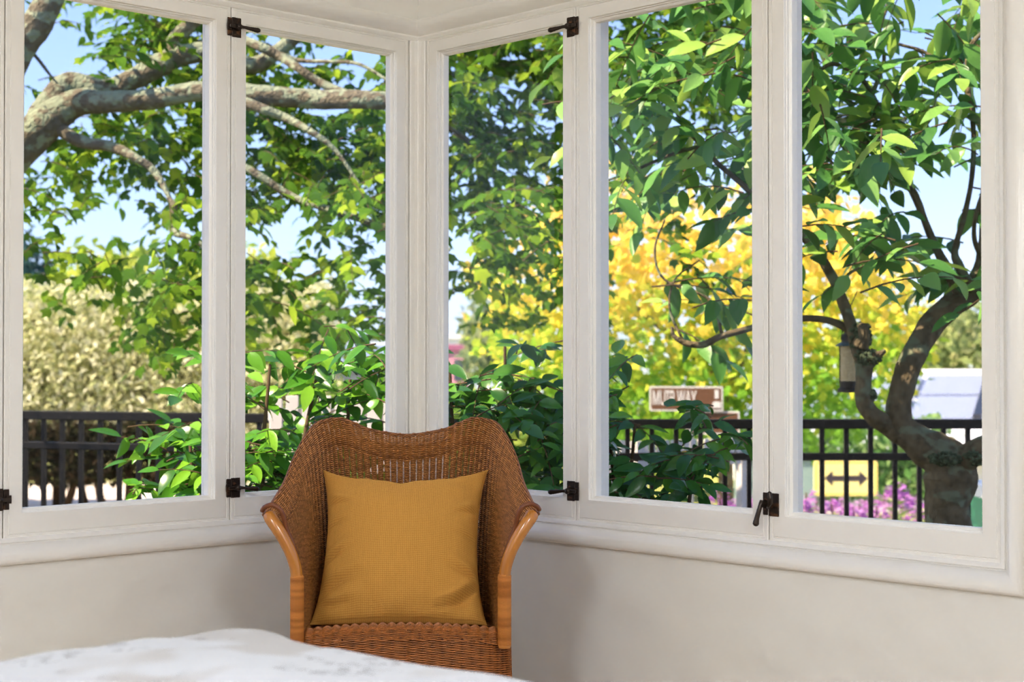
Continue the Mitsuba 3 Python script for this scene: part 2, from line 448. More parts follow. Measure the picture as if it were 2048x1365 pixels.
fold = 1 + 0.10 * np.clip((s - r0) / .3, 0, 1) * np.sin(14 * np.arctan2(diry, dirx) + 9 * (P + Q))
out = r0 * np.sin(ang) * fold
drop = r0 * (1 - np.cos(ang)) + np.maximum(s - math.pi * r0 / 2, 0)
zz = BZ - drop + 0.022 * (meshkit.noise(np.stack([P * 5.5, Q * 5.5, P * 0], -1), 3) - 0.5) + 0.010 * (meshkit.noise(np.stack([P * 15, Q * 15, P * 0], -1), 5) - .5)
cv = room(np.stack([BU + r0 + cp + dirx * out, BV + r0 + cq + diry * out, np.maximum(zz, 0.05)], -1))
single('coverlet', 'white coverlet with a faint grey print, spread over the bed', 'coverlet', grid_mesh(cv), 'coverlet_cloth', smooth=True, uv=np.stack([P, Q], -1).reshape(-1, 2))

# ------------------------------------------------------------------ wicker armchair


class Placed:
    """points + Placed: the points turned about z and moved to the chair's place."""
    __array_ufunc__ = None
    yaw, at = math.radians(2.4), np.array([-0.240, 3.40, 0.0])

    def __radd__(self, v):
        c, s = math.cos(self.yaw), math.sin(self.yaw)
        v = np.asarray(v, float)
        return np.stack([c * v[..., 0] - s * v[..., 1], s * v[..., 0] + c * v[..., 1], v[..., 2]], -1) + self.at


CH = Placed()
chair = thing('wicker_armchair', 'brown wicker armchair with flared woven back, in the corner between the windows', 'armchair')


def weave(surf, na, nb, r, amp, closed=False, base=srgb(178, 118, 62), dark=srgb(112, 66, 32), seed=1, gap=((0, 1), (.55, .55)), fine=4, out=1):
    """Woven strands over surf(a, b) -> points; a across the stakes, b along them. Returns (strands, strand colours, stakes)."""
    rs = np.random.default_rng(seed)
    m = na * fine
    a = np.linspace(0, 1, m + 1)
    vs, fs, cs, off = [], [], [], 0
    side = 5
    th = np.arange(side) * 2 * np.pi / side
    bs = (np.arange(nb) + 0.5) / nb
    for j, b in enumerate(bs):
        p = surf(a, np.full_like(a, b))
        pa = np.gradient(p, axis=0)
        eps = 1e-3
        pb = surf(a, np.full_like(a, min(b + eps, 1))) - surf(a, np.full_like(a, max(b - eps, 0)))
        step = np.linalg.norm(pb, axis=1, keepdims=True) / (min(b + eps, 1) - max(b - eps, 0)) / nb
        pa /= np.linalg.norm(pa, axis=1, keepdims=True) + 1e-12
        nn = np.cross(pa, pb)
        nn /= np.linalg.norm(nn, axis=1, keepdims=True) + 1e-12
        bb = np.cross(nn, pa)
        ph = np.cos(np.pi * np.arange(m + 1) / fine + (j % 2) * np.pi)
        q = p + nn * (out * amp * (.72 * ph + .75 * np.abs(ph)) - out * .4 * amp)[:, None]
        cr = np.interp(b, gap[0], gap[1])
        rz = np.minimum(r, step[:, 0] * (cr + (.94 - cr) * np.abs(ph)))
        v = q[:, None] + nn[:, None] * (np.cos(th) * r * .8)[None, :, None] + bb[:, None] * (np.sin(th)[None, :] * rz[:, None])[..., None]
        i, k = np.meshgrid(np.arange(m), np.arange(side), indexing='ij')
        f = np.stack([i * side + k, i * side + (k + 1) % side, (i + 1) * side + (k + 1) % side, (i + 1) * side + k], -1).reshape(-1, 4)
        vs.append(v.reshape(-1, 3)); fs.append(f + off); off += v.shape[0] * side
        t = rs.random() * 0.5 + 0.5 * rs.random((m + 1, 1)).repeat(side, 1).reshape(-1, 1)
        cs.append(np.asarray(base) * t + np.asarray(dark) * (1 - t))
    st = []
    for k in range(na + 1):
        b = np.linspace(0, 1, 24)
        st.append(tube(surf(np.full_like(b, k / na), b), r * 1.15, 5))
    return (np.vstack(vs), np.vstack(fs)), np.vstack(cs), cat(st)


SS = np.array([0, .15, .28, .40, .51, .63, .75, .87, 1.0])
rim = [PchipInterpolator(SS, q) for q in ([0, .085, .162, .207, .236, .256, .264, .276, .288], [.46, .458, .45, .425, .37, .295, .205, .11, .012], [.822, .835, .864, .856, .816, .765, .727, .696, .672])]
low = [PchipInterpolator(SS, q) for q in ([0, .07, .13, .175, .202, .212, .217, .221, .225], [.40, .398, .385, .35, .295, .23, .16, .08, .008])]


def shell(a, b):
    sgn = np.sign(a - .5)
    s = np.abs(a - .5) * 2
    h = b
    w = h ** (1.0 + 2.6 * s ** 1.5)
    z0 = 0.385
    rz = rim[2](s)
    roll = np.clip((h - .86) / .14, 0, 1) ** 2
    x = low[0](s) * (1 - w) + rim[0](s) * w
    y = low[1](s) * (1 - w) + rim[1](s) * w
    bulge = 0.02 * np.sin(np.pi * h) * (1 - s)
    x = x + roll * .010 * np.clip(s * 2, 0, 1)
    y = y + bulge + roll * .016 * (1 - s)
    return np.stack([x * sgn, y, z0 + (rz - z0) * h], -1) + CH


strands, col, stakes = weave(shell, 68, 204, .0022, .0060, gap=((0, .2, .45, .84, .87, 1), (.5, .5, .24, .20, .56, .58)))
part(chair, 'back_weave', strands, 'wicker', smooth=True, color=col, kind='stuff', label='woven cane of the back and sides')
part(chair, 'back_stakes', stakes, 'wicker_dark', kind='stuff')
aa = np.linspace(0.0, 1.0, 120)
rimp = shell(aa, np.ones_like(aa))
rimp[:, 1] += .008 * np.sin(np.pi * aa); rimp[:, 2] -= .002
part(chair, 'rim', tube(rimp, .0042, 8), 'rim_cane', smooth=True, label='rolled rim of the back')


def seat_z(x, y):
    return .437 - .20 * (y + .02) - .25 * x * x


def seat(a, b):
    x0 = (a - .5) * 2
    w = .205 + .018 * np.clip(b, 0, 1)
    yf = -.030 + .028 * x0 ** 2
    yb = .385 - .09 * x0 ** 2
    t = np.clip(b / .86, 0, 1)
    k = np.clip((b - .86) / .14, 0, 1) * math.pi / 2
    y = yb + (yf + .022 - yb) * t - .022 * np.sin(k)
    z = seat_z(x0 * w, yb + (yf + .022 - yb) * t) - .030 * (1 - np.cos(k))
    return np.stack([x0 * w, y, z], -1) + CH


strands, col, stakes = weave(seat, 22, 190, .0022, .0042, out=-1, base=srgb(180, 108, 50), seed=2)
part(chair, 'seat_weave', strands, 'wicker', smooth=True, color=col, kind='stuff', label='woven cane seat')
part(chair, 'seat_stakes', stakes, 'wicker_dark', kind='stuff')


def skirt(a, b):
    th = a * 2 * math.pi
    n = 4.5
    c, s_ = np.cos(th), np.sin(th)
    k = 1 + .06 * b ** 1.3
    x = .236 * np.sign(c) * np.abs(c) ** (2 / n) * k
    y = .19 + .217 * np.sign(s_) * np.abs(s_) ** (2 / n) * k
    zt = np.where(y < .05, .407 - .25 * x * x * .6, .392)
    return np.stack([x, y, zt * (1 - b) + .03 * b], -1) + CH


arc = np.linspace(0, 1, 2001)
ring = skirt(arc, arc * 0)
ln = np.concatenate([[0], np.cumsum(np.linalg.norm(np.diff(ring, axis=0), axis=1))])
skirt_even = lambda a, b: skirt(np.interp(a, ln / ln[-1], arc), b)
strands, col, stakes = weave(skirt_even, 76, 150, .0022, .0055, out=-1, fine=2, base=srgb(176, 104, 48), seed=3)
part(chair, 'base_weave', strands, 'wicker', smooth=True, color=col, kind='stuff', label='woven cane base below the seat')
part(chair, 'base_stakes', stakes, 'wicker_dark', kind='stuff')
part(chair, 'base_rim', tube(skirt(arc[::25], arc[::25] * 0 + 1), .008, 8), 'binding', smooth=True)
for sg in (-1, 1):
    p = catmull([(sg * .2235, -.012, .525), (sg * .226, -.013, .555), (sg * .235, -.014, .585), (sg * .249, -.014, .615), (sg * .265, -.012, .642), (sg * .279, -.006, .662), (sg * .285, .004, .672)], 7) + CH
    r = np.interp(np.linspace(0, 1, len(p)), [0, .4, .8, .95, 1], [.0128, .0128, .0145, .0148, .010])
    armk = part(chair, 'arm', tube(p, r, 18), 'rattan', smooth=50, label='honey-coloured bent rattan arm')
    prof = [(.0001, .383), (.0125, .383), (.0135, .386)]
    nz = 58
    for i in range(nz):
        z = .388 + i * (.540 - .388) / nz
        prof += [(.0134, z), (.0150, z + .0006), (.0150, z + .0018), (.0134, z + .0024)]
    prof += [(.0135, .542), (.0001, .5425)]
    m = lathe(prof, 20)
    cz = np.floor((m[0][:, 2] - .388) / (.152 / nz))
    tt = meshkit.noise(np.stack([cz * .37, cz * 0, cz * 0 + sg], 1), 4)[:, None]
    c = np.asarray(srgb(156, 90, 36)) * (1 - tt) + np.asarray(srgb(198, 132, 62)) * tt
    part(chair, 'wrapped_post', moved(m, lambda v: v + np.array([sg * .2235, -.012, 0]) + CH), 'wicker', color=c, label='front post wrapped in split cane')
    b = [(.222, .006, .530), (.2245, .004, .575), (.235, .000, .612), (.247, -.004, .642), (.252, -.010, .668), (.262, -.014, .687), (.278, -.012, .694), (.294, -.004, .688), (.300, .006, .680)]
    p = catmull([(sg * x, y - .004, z) for x, y, z in b], 6) + CH
    part(armk, 'binding', tube(p, .0052, 8), 'binding', smooth=True, label='dark brown bound edge looping over the arm end')
    part(chair, 'leg', moved(lathe([(.0001, .0), (.016, .0), (.017, .02), (.016, .06), (.0001, .06)], 14), lambda v: v + np.array([sg * .20, .36, 0]) + CH), 'rattan')

# ------------------------------------------------------------------ cushion
N = 110
g = np.linspace(-1, 1, N)
pp, qq = np.meshgrid(g, g, indexing='ij')


def cushion_side(sign):
    hw, hh = .202, .206
    x = hw * pp * (1 - .130 * (1 - qq ** 2) ** .8 * np.abs(pp) ** 3)
    top = (qq > 0)
    z = hh * qq * (1 - np.where(top, .34, .03) * (1 - np.abs(pp) ** 1.6) * np.abs(qq) ** 3)
    z = z - .018 * np.exp(-((pp + .03) / .06) ** 2) * np.clip(qq, 0, 1) ** 12
    z = z - .010 * np.exp(-((pp + .03) / .16) ** 2) * np.clip(qq, 0, 1) ** 6
    e = np.clip((1 - pp ** 2) * (1 - qq ** 2), 0, 1)
    th = .098 * e ** .50
    q3 = np.stack([pp * 2.2, qq * 2.2, pp * 0 + sign], -1)
    edge = np.clip(1.1 - 2.2 * e, 0, 1)
    th = th * (1 + .10 * (meshkit.noise(q3, 2) - .5) + .35 * edge * (meshkit.noise(np.stack([pp * 7, qq * 7, pp * 0 + sign], -1), 8) - .5))
    th = th - .016 * np.exp(-((pp + .03 * qq) / .10) ** 2) * np.clip(qq, 0, 1) ** 2.5 * e ** .2
    for p0, q0, an, le, wi, de in ((-.86, .42, -.25, .22, .035, .011), (-.90, .12, .15, .20, .04, .010), (-.86, -.30, .35, .24, .04, .013), (-.74, -.62, .30, .30, .05, .012), (-.8, -.84, .1, .22, .035, .010),
                                   (.88, .30, .30, .20, .035, .011), (.90, -.05, -.1, .18, .035, .009), (.84, -.50, -.35, .26, .04, .012), (.80, -.74, .5, .16, .045, .016), (.66, -.84, .2, .22, .04, .010)):
        a, b = (pp - p0) * math.cos(an) + (qq - q0) * math.sin(an), -(pp - p0) * math.sin(an) + (qq - q0) * math.cos(an)
        th = th - de * np.exp(-(a / le) ** 2) * (np.exp(-(b / wi) ** 2) - .7 * np.exp(-((b - 2.2 * wi) / (1.3 * wi)) ** 2)) * np.clip(e * 8, 0, 1)
    return np.stack([x, sign * th, z], -1)


f_, b_ = cushion_side(-1.0), cushion_side(1.0)
lean = math.radians(35)
R = np.array([[1, 0, 0], [0, math.cos(lean), math.sin(lean)], [0, -math.sin(lean), math.cos(lean)]])
vf, ff = grid_mesh(f_)
vb, fb = grid_mesh(b_)
cu = np.vstack([vf, vb]) @ R.T + np.array([-.2575, 3.40 + .272, .574])
uvc = np.stack([pp * .2, qq * .2], -1).reshape(-1, 2)
single('cushion', 'square mustard-yellow woven cushion with a dented top, standing on the wicker armchair', 'cushion', (cu, np.vstack([ff, fb[:, ::-1] + len(vf)])), 'cushion_cloth', smooth=True, uv=np.vstack([uvc, uvc]))


# ================================================================== outdoors
def ground_z(x, y):
    t = np.clip((y - 8.8) / 7.0, 0, 1)
    t = t * t * (3 - 2 * t)
    r = np.clip((x + 1.5) / 3.0, 0, 1)
    r = r * r * (3 - 2 * r)
    return -0.36 - t * (0.62 + 0.75 * r)


gx = np.concatenate([np.linspace(-90, -9, 28), np.linspace(-8.5, 8.5, 60), np.linspace(9, 90, 28)])
gy = np.concatenate([np.linspace(-12, 2, 12), np.linspace(2.5, 24, 60), np.linspace(25, 160, 40)])
GX, GY = np.meshgrid(gx, gy, indexing='ij')
gv = np.stack([GX, GY, ground_z(GX, GY) - np.clip((GY - 40) / 120, 0, 1) * 3], -1)


def ground_color(p, n, uv):
    soil = mix(srgb(70, 58, 42), srgb(96, 100, 50), fbm(p.x * 4, p.y * 4))
    road = mix(srgb(206, 190, 178), srgb(224, 212, 200), fbm(p.x * 1.5, p.y * 1.5))
    grass = mix(srgb(110, 120, 60), srgb(150, 150, 90), fbm(p.x * .5, p.y * .5))
    edge = p.y + 0.8 * noise(p.x * 2, p.y * 2)
    c = mix(soil, road, smoothstep(9.6, 10.0, edge))
    return mix(c, grass, smoothstep(25.0, 27.0, edge))


mat('ground_cover', mikit.proc(ground_color), 0.95, 0.1)
# no ground under the house
gm = grid_mesh(gv)
cen = gv.reshape(-1, 3)[gm[1]].mean(1)
uvc2 = np.stack([(cen[:, :2] - C0) @ dR, (cen[:, :2] - C0) @ dL], 1)
keep = ~((uvc2[:, 0] > .3) & (uvc2[:, 0] < U1 - .3) & (uvc2[:, 1] > .3) & (uvc2[:, 1] < V1 - .3))
single('ground', 'garden soil and pale sunlit street outside the windows', None, (gm[0], gm[1][keep]), 'ground_cover', smooth=True, kind='structure')


# ------------------------------------------------------------------ leaves
def leaf_blade(L, W, fold=.25, curl=.18, n=5, tip=1.0, wave=0.0, seed=0):
    """Leaf along +x, face up +z: a folded, drooping blade with a pointed tip."""
    t = np.linspace(0, 1, n + 1)
    w = W * np.sin(np.pi * t ** .85) ** .8 * (1 - .25 * t)
    w[0] = W * .04; w[-1] = 0.0
    x = L * t
    zm = -curl * L * t ** 2
    wob = wave * np.sin(t * 9 + seed)
    v = np.stack([np.stack([x, -w / 2, zm + fold * w / 2 + wob * w], 1), np.stack([x, w * 0, zm], 1), np.stack([x, w / 2, zm + fold * w / 2 - wob * w], 1)], 1)
    vv, f = grid_mesh(v)
    return vv, f


def leaf_lobed(L, fold=.2, curl=.2, lobes=5):
    """A palmate leaf: lobes round a heart-shaped base."""
    pts = [(0, 0)]
    spread = np.radians(np.linspace(-118, 118, lobes))
    ln = 1 - .42 * np.abs(np.linspace(-1, 1, lobes)) ** 1.3
    c = np.array([.34, 0.0])
    for i, (a, l) in enumerate(zip(spread, ln)):
        d = np.array([math.cos(a), math.sin(a)])
        if i:
            m = (a + spread[i - 1]) / 2
            pts.append(tuple(c + .34 * np.array([math.cos(m), math.sin(m)])))
        pts.append(tuple(c + .62 * l * d))
    q = np.array(pts) * L
    z = -curl * (q[:, 0] ** 2 + .5 * q[:, 1] ** 2) / L + fold * np.abs(q[:, 1]) * .5
    v = np.vstack([np.column_stack([q, z]), [[c[0] * L, 0, .02 * L]]])
    n = len(q)
    f = np.array([(n, i, (i + 1) % n) for i in range(n)])
    return v, f


def frames(pos, axis, up):
    """4x4 matrices with x along axis and z towards up."""
    x = axis / np.linalg.norm(axis, axis=1, keepdims=True)
    y = np.cross(up, x)
    y /= np.linalg.norm(y, axis=1, keepdims=True) + 1e-9
    z = np.cross(x, y)
    m = np.zeros((len(pos), 4, 4))
    m[:, :3, 0], m[:, :3, 1], m[:, :3, 2], m[:, :3, 3], m[:, 3, 3] = x, y, z, pos, 1
    return m


def bake(meshes, which, mats, colors):
    vs, fs, cs, off = [], [], [], 0
    for k, (v, f) in enumerate(meshes):
        m = mats[which == k]
        if not len(m):
            continue
        w = np.einsum('kij,nj->kni', m[:, :3, :3], v) + m[:, None, :3, 3]
        vs.append(w.reshape(-1, 3))
        fs.append((f[None] + (np.arange(len(m)) * len(v))[:, None, None]).reshape(-1, 3) + off)
        cs.append(np.repeat(colors[which == k], len(v), 0))
        off += len(m) * len(v)
    return (np.vstack(vs), np.vstack(fs)), np.vstack(cs)


GLASS = [(48, 0, 416, 1010), (487, 47, 784, 984), (886, 56, 1129, 990), (1195, 0, 1503, 1025), (1583, 0, 1983, 1060)]


def in_view(p):
    x, y = project(p)
    ok = np.zeros(len(p), bool)
    for x0, y0, x1, y1 in GLASS:
        ok |= (x > x0 + 4) & (x < x1 - 4) & (y > y0 + 4) & (y < y1 - 4)
    ok &= ~((x > 600) & (x < 1030) & (y > 845))
    return ok


def foliage(parent, meshes, mats, size, palette, bsdf, n_single=290, rest='foliage', leaf='leaf', seed=0, smooth=True, pick_depth=True):
    """The largest-showing leaves as parts of their own, the rest as one mesh. palette: (k, 3) linear colours."""
    rs = np.random.default_rng(seed)
    n = len(mats)
    which = rs.integers(0, len(meshes), n)
    shade = rs.integers(0, len(palette), n) if palette.ndim == 2 else None
    m = mats.copy()
    m[:, :3, :3] *= size[:, None, None]
    col = palette[shade] * (0.9 + 0.2 * rs.random((n, 1)))
    cen = m[:, :3, 3] + m[:, :3, 0] * .05
    view = cen - np.array([0, 0, EYE])
    dist = np.linalg.norm(view, axis=1)
    face = np.abs(np.einsum('ij,ij->i', m[:, :3, 2] / size[:, None], view / dist[:, None]))
    score = np.where(in_view(cen), size ** 2 * (face + .15) / dist ** (5 if pick_depth else 2), -1)
    order = np.argsort(-score)[:n_single]
    order = order[score[order] > 0]
    made = {}
    for i in order:
        kk = (which[i], shade[i])
        if kk not in made:
            v, f = meshes[kk[0]]
            made[kk] = mikit.ply((v, f), bsdf, smooth=smooth, color=np.repeat(palette[kk[1]][None], len(v), 0))
        key = numbered_fast(f'{parent}__{leaf}')
        scene[key] = {**made[kk], 'to_world': T(m[i])}
    left = np.ones(n, bool)
    left[order] = False
    if left.any():
        mesh, c = bake(meshes, which[left], m[left], col[left])
        part(parent, rest, mesh, bsdf, smooth=smooth, color=c, kind='stuff')


_count = {}


def numbered_fast(key):
    k = _count.get(key, 0)
    _count[key] = k + 1
    return key if k == 0 else f'{key}_{k:03d}'


def sample_map(rows, x0, y0, step, n, seed, power=1.0):
    """Random picture positions in proportion to the digits of the rows."""
    rs = np.random.default_rng(seed)
    g = np.array([[int(c) for c in r.replace(' ', '')] for r in rows], float) ** power
    k = rs.choice(g.size, n, p=(g / g.sum()).ravel())
    y, x = np.divmod(k, g.shape[1])
    return x0 + (x + rs.random(n)) * step, y0 + (y + rs.random(n)) * step


def sprays(px, py, depth, per, length, droop, seed, radius=.003, lean=(0, 0, 0)):
    """Twigs at the given places, each with leaves in two ranks. Returns leaf places, axes, ups and the twigs' mesh."""
    rs = np.random.default_rng(seed)
    P, A, U, tw = [], [], [], []
    for x, y, d in zip(px, py, depth):
        c = at(x, y, d)
        a = rs.uniform(0, 2 * math.pi)
        dirn = np.array([math.cos(a), math.sin(a), rs.normal(0, .35)]) + np.asarray(lean)
        dirn /= np.linalg.norm(dirn)
        ln = length * rs.uniform(.7, 1.3)
        t = np.linspace(-.5, .5, 6)[:, None]
        p = c + dirn * t * ln + np.array([0, 0, -droop * ln]) * (t + .5) ** 2
        tw.append(tube(p, np.linspace(radius, radius * .4, 6), 4, cap=False))
        side = np.cross(dirn, [0, 0, 1.0])
        for k in range(per):
            u = (k + 1) / per
            q = p[0] + (p[-1] - p[0]) * u + np.array([0, 0, droop * ln * .25]) * (1 - (2 * u - 1) ** 2)
            sg = 1 if k % 2 else -1
            ax = dirn * rs.uniform(.3, .9) + side * sg * rs.uniform(.5, 1.0) + np.array([0, 0, rs.uniform(-.9, .25) - droop * .6])
            if k == per - 1:
                ax = dirn + np.array([0, 0, -droop])
            P.append(q); A.append(ax)
            U.append(np.array([rs.normal(0, .45), rs.normal(0, .45), 1.0]))
    return np.array(P), np.array(A), np.array(U), cat(tw)


def pal(*cols):
    return np.array([srgb(*c) for c in cols])


def branch(parent, name, pts, widths, bsdf, sides=12, n=7, rough=.12, label=None, seed=0, jag=0.0):
    """pts: (px, py, depth) rows; widths: thickness in pixels at those rows."""
    p = np.array([at(*q) for q in pts])
    r = np.array([w / 2 / F * q[2] for w, q in zip(widths, pts)])
    pc = catmull(p, n)
    rc = np.interp(np.linspace(0, len(p) - 1, len(pc)), np.arange(len(p)), r)
    return part(parent, name, tube(pc, rc, sides, rough, 18, seed=seed), bsdf, smooth=True, label=label)


# ------------------------------------------------------------------ the big tree on the left
tree = thing('shade_tree', 'large spreading tree with lichen-covered limbs arching across the left windows', 'tree')
branch(tree, 'trunk', [(-160, 1240, 8.6), (-165, 1000, 8.6), (-150, 700, 8.6), (-110, 480, 8.6), (-40, 360, 8.6), (40, 290, 8.6), (110, 230, 8.6)], [190, 160, 140, 125, 110, 84, 66], 'lichen_bark', 18, 8, .10)
branch(tree, 'limb', [(95, 242, 8.6), (150, 205, 8.6), (210, 204, 8.5), (300, 197, 8.5), (415, 180, 8.5), (500, 187, 8.4), (620, 197, 8.4), (720, 198, 8.3), (800, 205, 8.3), (860, 225, 8.3)], [66, 58, 46, 42, 40, 42, 40, 38, 34, 20], 'lichen_bark', 16, 8, .16)
branch(tree, 'limb', [(60, 270, 8.7), (105, 200, 8.75), (140, 168, 8.8), (210, 180, 8.8), (260, 160, 8.8), (320, 128, 8.8), (370, 108, 8.8), (430, 102, 8.8), (500, 130, 8.8), (545, 108, 8.8), (600, 60, 8.8), (640, 0, 8.8)], [64, 56, 50, 44, 44, 46, 44, 38, 34, 32, 28, 24], 'lichen_bark', 16, 8, .18)
branch(tree, 'limb', [(345, 118, 8.8), (348, 80, 8.8), (375, 50, 8.8), (400, 20, 8.8), (410, -60, 8.8)], [40, 34, 30, 28, 24], 'lichen_bark', 12, 7, .2)
branch(tree, 'limb', [(-120, 500, 8.4), (-40, 250, 8.3), (30, 100, 8.3), (75, 40, 8.3), (110, -40, 8.3), (150, -160, 8.3)], [90, 80, 70, 60, 52, 40], 'lichen_bark', 14, 7, .12)
for pts, w in (([(100, 245, 8.6), (160, 282, 8.55), (220, 292, 8.5), (270, 315, 8.4), (310, 345, 8.4), (350, 420, 8.3)], [30, 26, 22, 18, 16, 8]),
               ([(487, 78, 8.7), (520, 92, 8.6), (560, 112, 8.6), (600, 138, 8.5), (640, 165, 8.5), (700, 188, 8.4)], [20, 20, 20, 18, 18, 14]),
               ([(560, 108, 8.6), (600, 120, 8.6), (660, 122, 8.5), (720, 128, 8.4), (790, 170, 8.3)], [12, 9, 8, 8, 5]),
               ([(440, 185, 8.4), (520, 215, 8.3), (570, 235, 8.3), (620, 262, 8.2), (670, 300, 8.2), (720, 370, 8.2)], [24, 20, 18, 14, 10, 6]),
               ([(350, 400, 8.3), (345, 460, 8.3), (380, 475, 8.2), (430, 510, 8.2)], [12, 16, 12, 8]),
               ([(415, 300, 8.4), (500, 340, 8.3), (580, 390, 8.3), (660, 420, 8.2), (784, 458, 8.2), (900, 500, 8.1)], [14, 16, 15, 14, 13, 8]),
               ([(60, 100, 8.4), (80, 125, 8.4), (95, 145, 8.4), (112, 165, 8.4)], [8, 7, 6, 4]),
               ([(840, 220, 8.4), (960, 300, 9.2), (1010, 400, 9.4), (1060, 520, 9.4)], [12, 9, 8, 5]),
               ([(780, 200, 8.6), (900, 150, 9.5), (1130, 110, 9.7), (1260, 80, 9.7), (1400, 70, 9.7), (1500, 30, 9.7)], [20, 16, 14, 12, 10, 7])):
    branch(tree, 'branch', pts, w, 'lichen_bark', 9, 6, .18)
CANOPY = ['2334566665544333 4555555 55555555',
          '2234566665443333 4566666 66666655',
          '0001466775222111 4567777 77777765',
          '0013566665433422 5787778 76776665',
          '1123555555554545 6776788 77777665',
          '1122333455554346 6787677 66555554',
          '3334666666676777 7778756 54444443',
          '4456666666677777 7678876 54444433',
          '5554455666776776 5567744 33333333',
          '5543333456665655 5467765 44444332',
          '4442233444443444 4346765 44433221',
          '4444334444332334 4345654 44433211',
          '2345544566555455 4135544 33322110',
          '1232224666655665 2024433 33211000',
          '0001037755556555 2002443 22110000',
          '0000028744444443 0000121 00000000']
px, py = sample_map(CANOPY, -10, -100, 50, 1520, 11, 2.0)
rs = np.random.default_rng(12)
px, py = np.concatenate([px, rs.uniform(-380, -10, 130)]), np.concatenate([py, rs.uniform(-100, 520, 130)])
dep = np.where((rs.random(len(px)) < .30) & (py > 350), 8.0, 9.3) + rs.normal(0, .34, len(px))
pos, ax, up, tw = sprays(px, py, dep, 8, .31, .35, 13, .0032)
part(tree, 'twigs', tw, 'twig_bark', kind='stuff')
lob = [leaf_lobed(.086, .25, .35), leaf_lobed(.086, .05, .15), leaf_blade(.095, .054, .2, .25, 4)]
sz = rs.uniform(.75, 1.2, len(pos))
foliage(tree, lob, frames(pos, ax, up), sz, pal((88, 130, 46), (100, 146, 48), (126, 166, 50), (168, 198, 60), (78, 118, 48)), 'canopy_leaf', seed=14)

# ------------------------------------------------------------------ the magnolia outside the right window
mag = thing('magnolia_tree', 'gnarled old magnolia with mossy forked trunk close outside the right window', 'tree')
D = 6.0
branch(mag, 'trunk', [(1895, 1290, D), (1897, 1180, D), (1897, 1060, D), (1892, 1010, D), (1900, 955, D), (1885, 915, D), (1840, 888, D), (1802, 858, D)], [150, 118, 92, 86, 108, 92, 70, 58], 'magnolia_bark', 22, 9, .14, seed=1)
branch(mag, 'limb', [(1806, 872, D), (1797, 835, D), (1800, 795, D), (1815, 740, D), (1838, 692, D + .05), (1868, 645, D + .1), (1905, 610, D + .1), (1940, 585, D + .1), (1965, 545, D + .1), (1975, 480, D + .1), (1974, 400, D + .1), (1985, 300, D + .1)], [52, 52, 48, 50, 50, 50, 50, 50, 40, 32, 26, 20], 'magnolia_bark', 18, 8, .12, seed=2)
branch(mag, 'limb', [(1800, 868, D), (1772, 850, D), (1742, 828, D - .05), (1727, 800, D - .05), (1727, 760, D - .05), (1728, 722, D - .05), (1716, 695, D - .05), (1704, 655, D - .05), (1690, 615, D), (1668, 560, D), (1632, 500, D), (1585, 450, D), (1530, 400, D)], [48, 40, 36, 34, 32, 40, 30, 24, 23, 20, 20, 18, 14], 'magnolia_bark', 14, 8, .14, seed=3)
branch(mag, 'limb', [(1895, 940, D), (1930, 918, D - .05), (1965, 898, D - .1), (2000, 885, D - .15), (2060, 830, D - .2), (2110, 700, D - .2)], [80, 58, 52, 52, 48, 36], 'magnolia_bark', 16, 7, .16, seed=4)
branch(mag, 'branch', [(1722, 690, D - .08), (1728, 672, D - .1), (1724, 650, D - .1)], [34, 26, 20], 'magnolia_bark', 12, 7, .25, seed=5)
branch(mag, 'branch', [(1728, 722, D - .06), (1752, 712, D - .1), (1770, 702, D - .12)], [26, 18, 9], 'magnolia_bark', 10, 6, .3, seed=6)
for pts, w in (([(1708, 672, D), (1690, 655, D), (1660, 642, D), (1620, 637, D), (1580, 640, D), (1530, 650, D), (1490, 660, D), (1440, 674, D), (1405, 690, D), (1370, 686, D), (1348, 672, D), (1344, 655, D)], [16, 16, 15, 14, 13, 13, 13, 13, 14, 12, 9, 5]),
               ([(1925, 595, D + .1), (1895, 540, D), (1868, 485, D), (1850, 440, D), (1832, 394, D), (1798, 328, D), (1782, 280, D), (1768, 240, D), (1746, 188, D), (1720, 152, D), (1671, 127, D), (1640, 140, D), (1604, 166, D)], [26, 22, 15, 15, 16, 18, 14, 11, 10, 9, 9, 8, 5]),
               ([(1945, 580, D + .05), (1918, 530, D), (1911, 499, D), (1930, 431, D), (1945, 356, D), (1949, 262, D), (1937, 161, D), (1945, 90, D), (1984, 50, D), (2030, 0, D)], [20, 18, 13, 11, 10, 10, 11, 11, 9, 6]),
               ([(1935, 160, D), (1905, 135, D), (1873, 116, D), (1840, 98, D), (1798, 86, D), (1740, 60, D)], [10, 9, 8, 7, 6, 4]),
               ([(1746, 188, D), (1770, 120, D), (1762, 60, D), (1780, 0, D), (1790, -60, D)], [10, 8, 7, 7, 6]),
               ([(1585, 450, D), (1500, 380, D), (1430, 320, D), (1370, 250, D - .1), (1330, 180, D - .1)], [14, 12, 10, 8, 5]),
               ([(1400, 292, D), (1340, 310, D), (1270, 340, D), (1200, 366, D)], [8, 7, 6, 4]),
               ([(1445, 672, D), (1420, 600, D), (1330, 560, D), (1310, 500, D), (1330, 440, D)], [7, 6, 5, 5, 3]),
               ([(1970, 520, D), (1950, 480, D - .1), (1955, 420, D - .15), (1985, 340, D - .2)], [14, 10, 8, 6]),
               ([(1370, 690, D), (1340, 620, D), (1350, 560, D), (1400, 520, D)], [6, 5, 4, 3])):
    branch(mag, 'branch', pts, w, 'magnolia_bark', 8, 6, .15, seed=7)


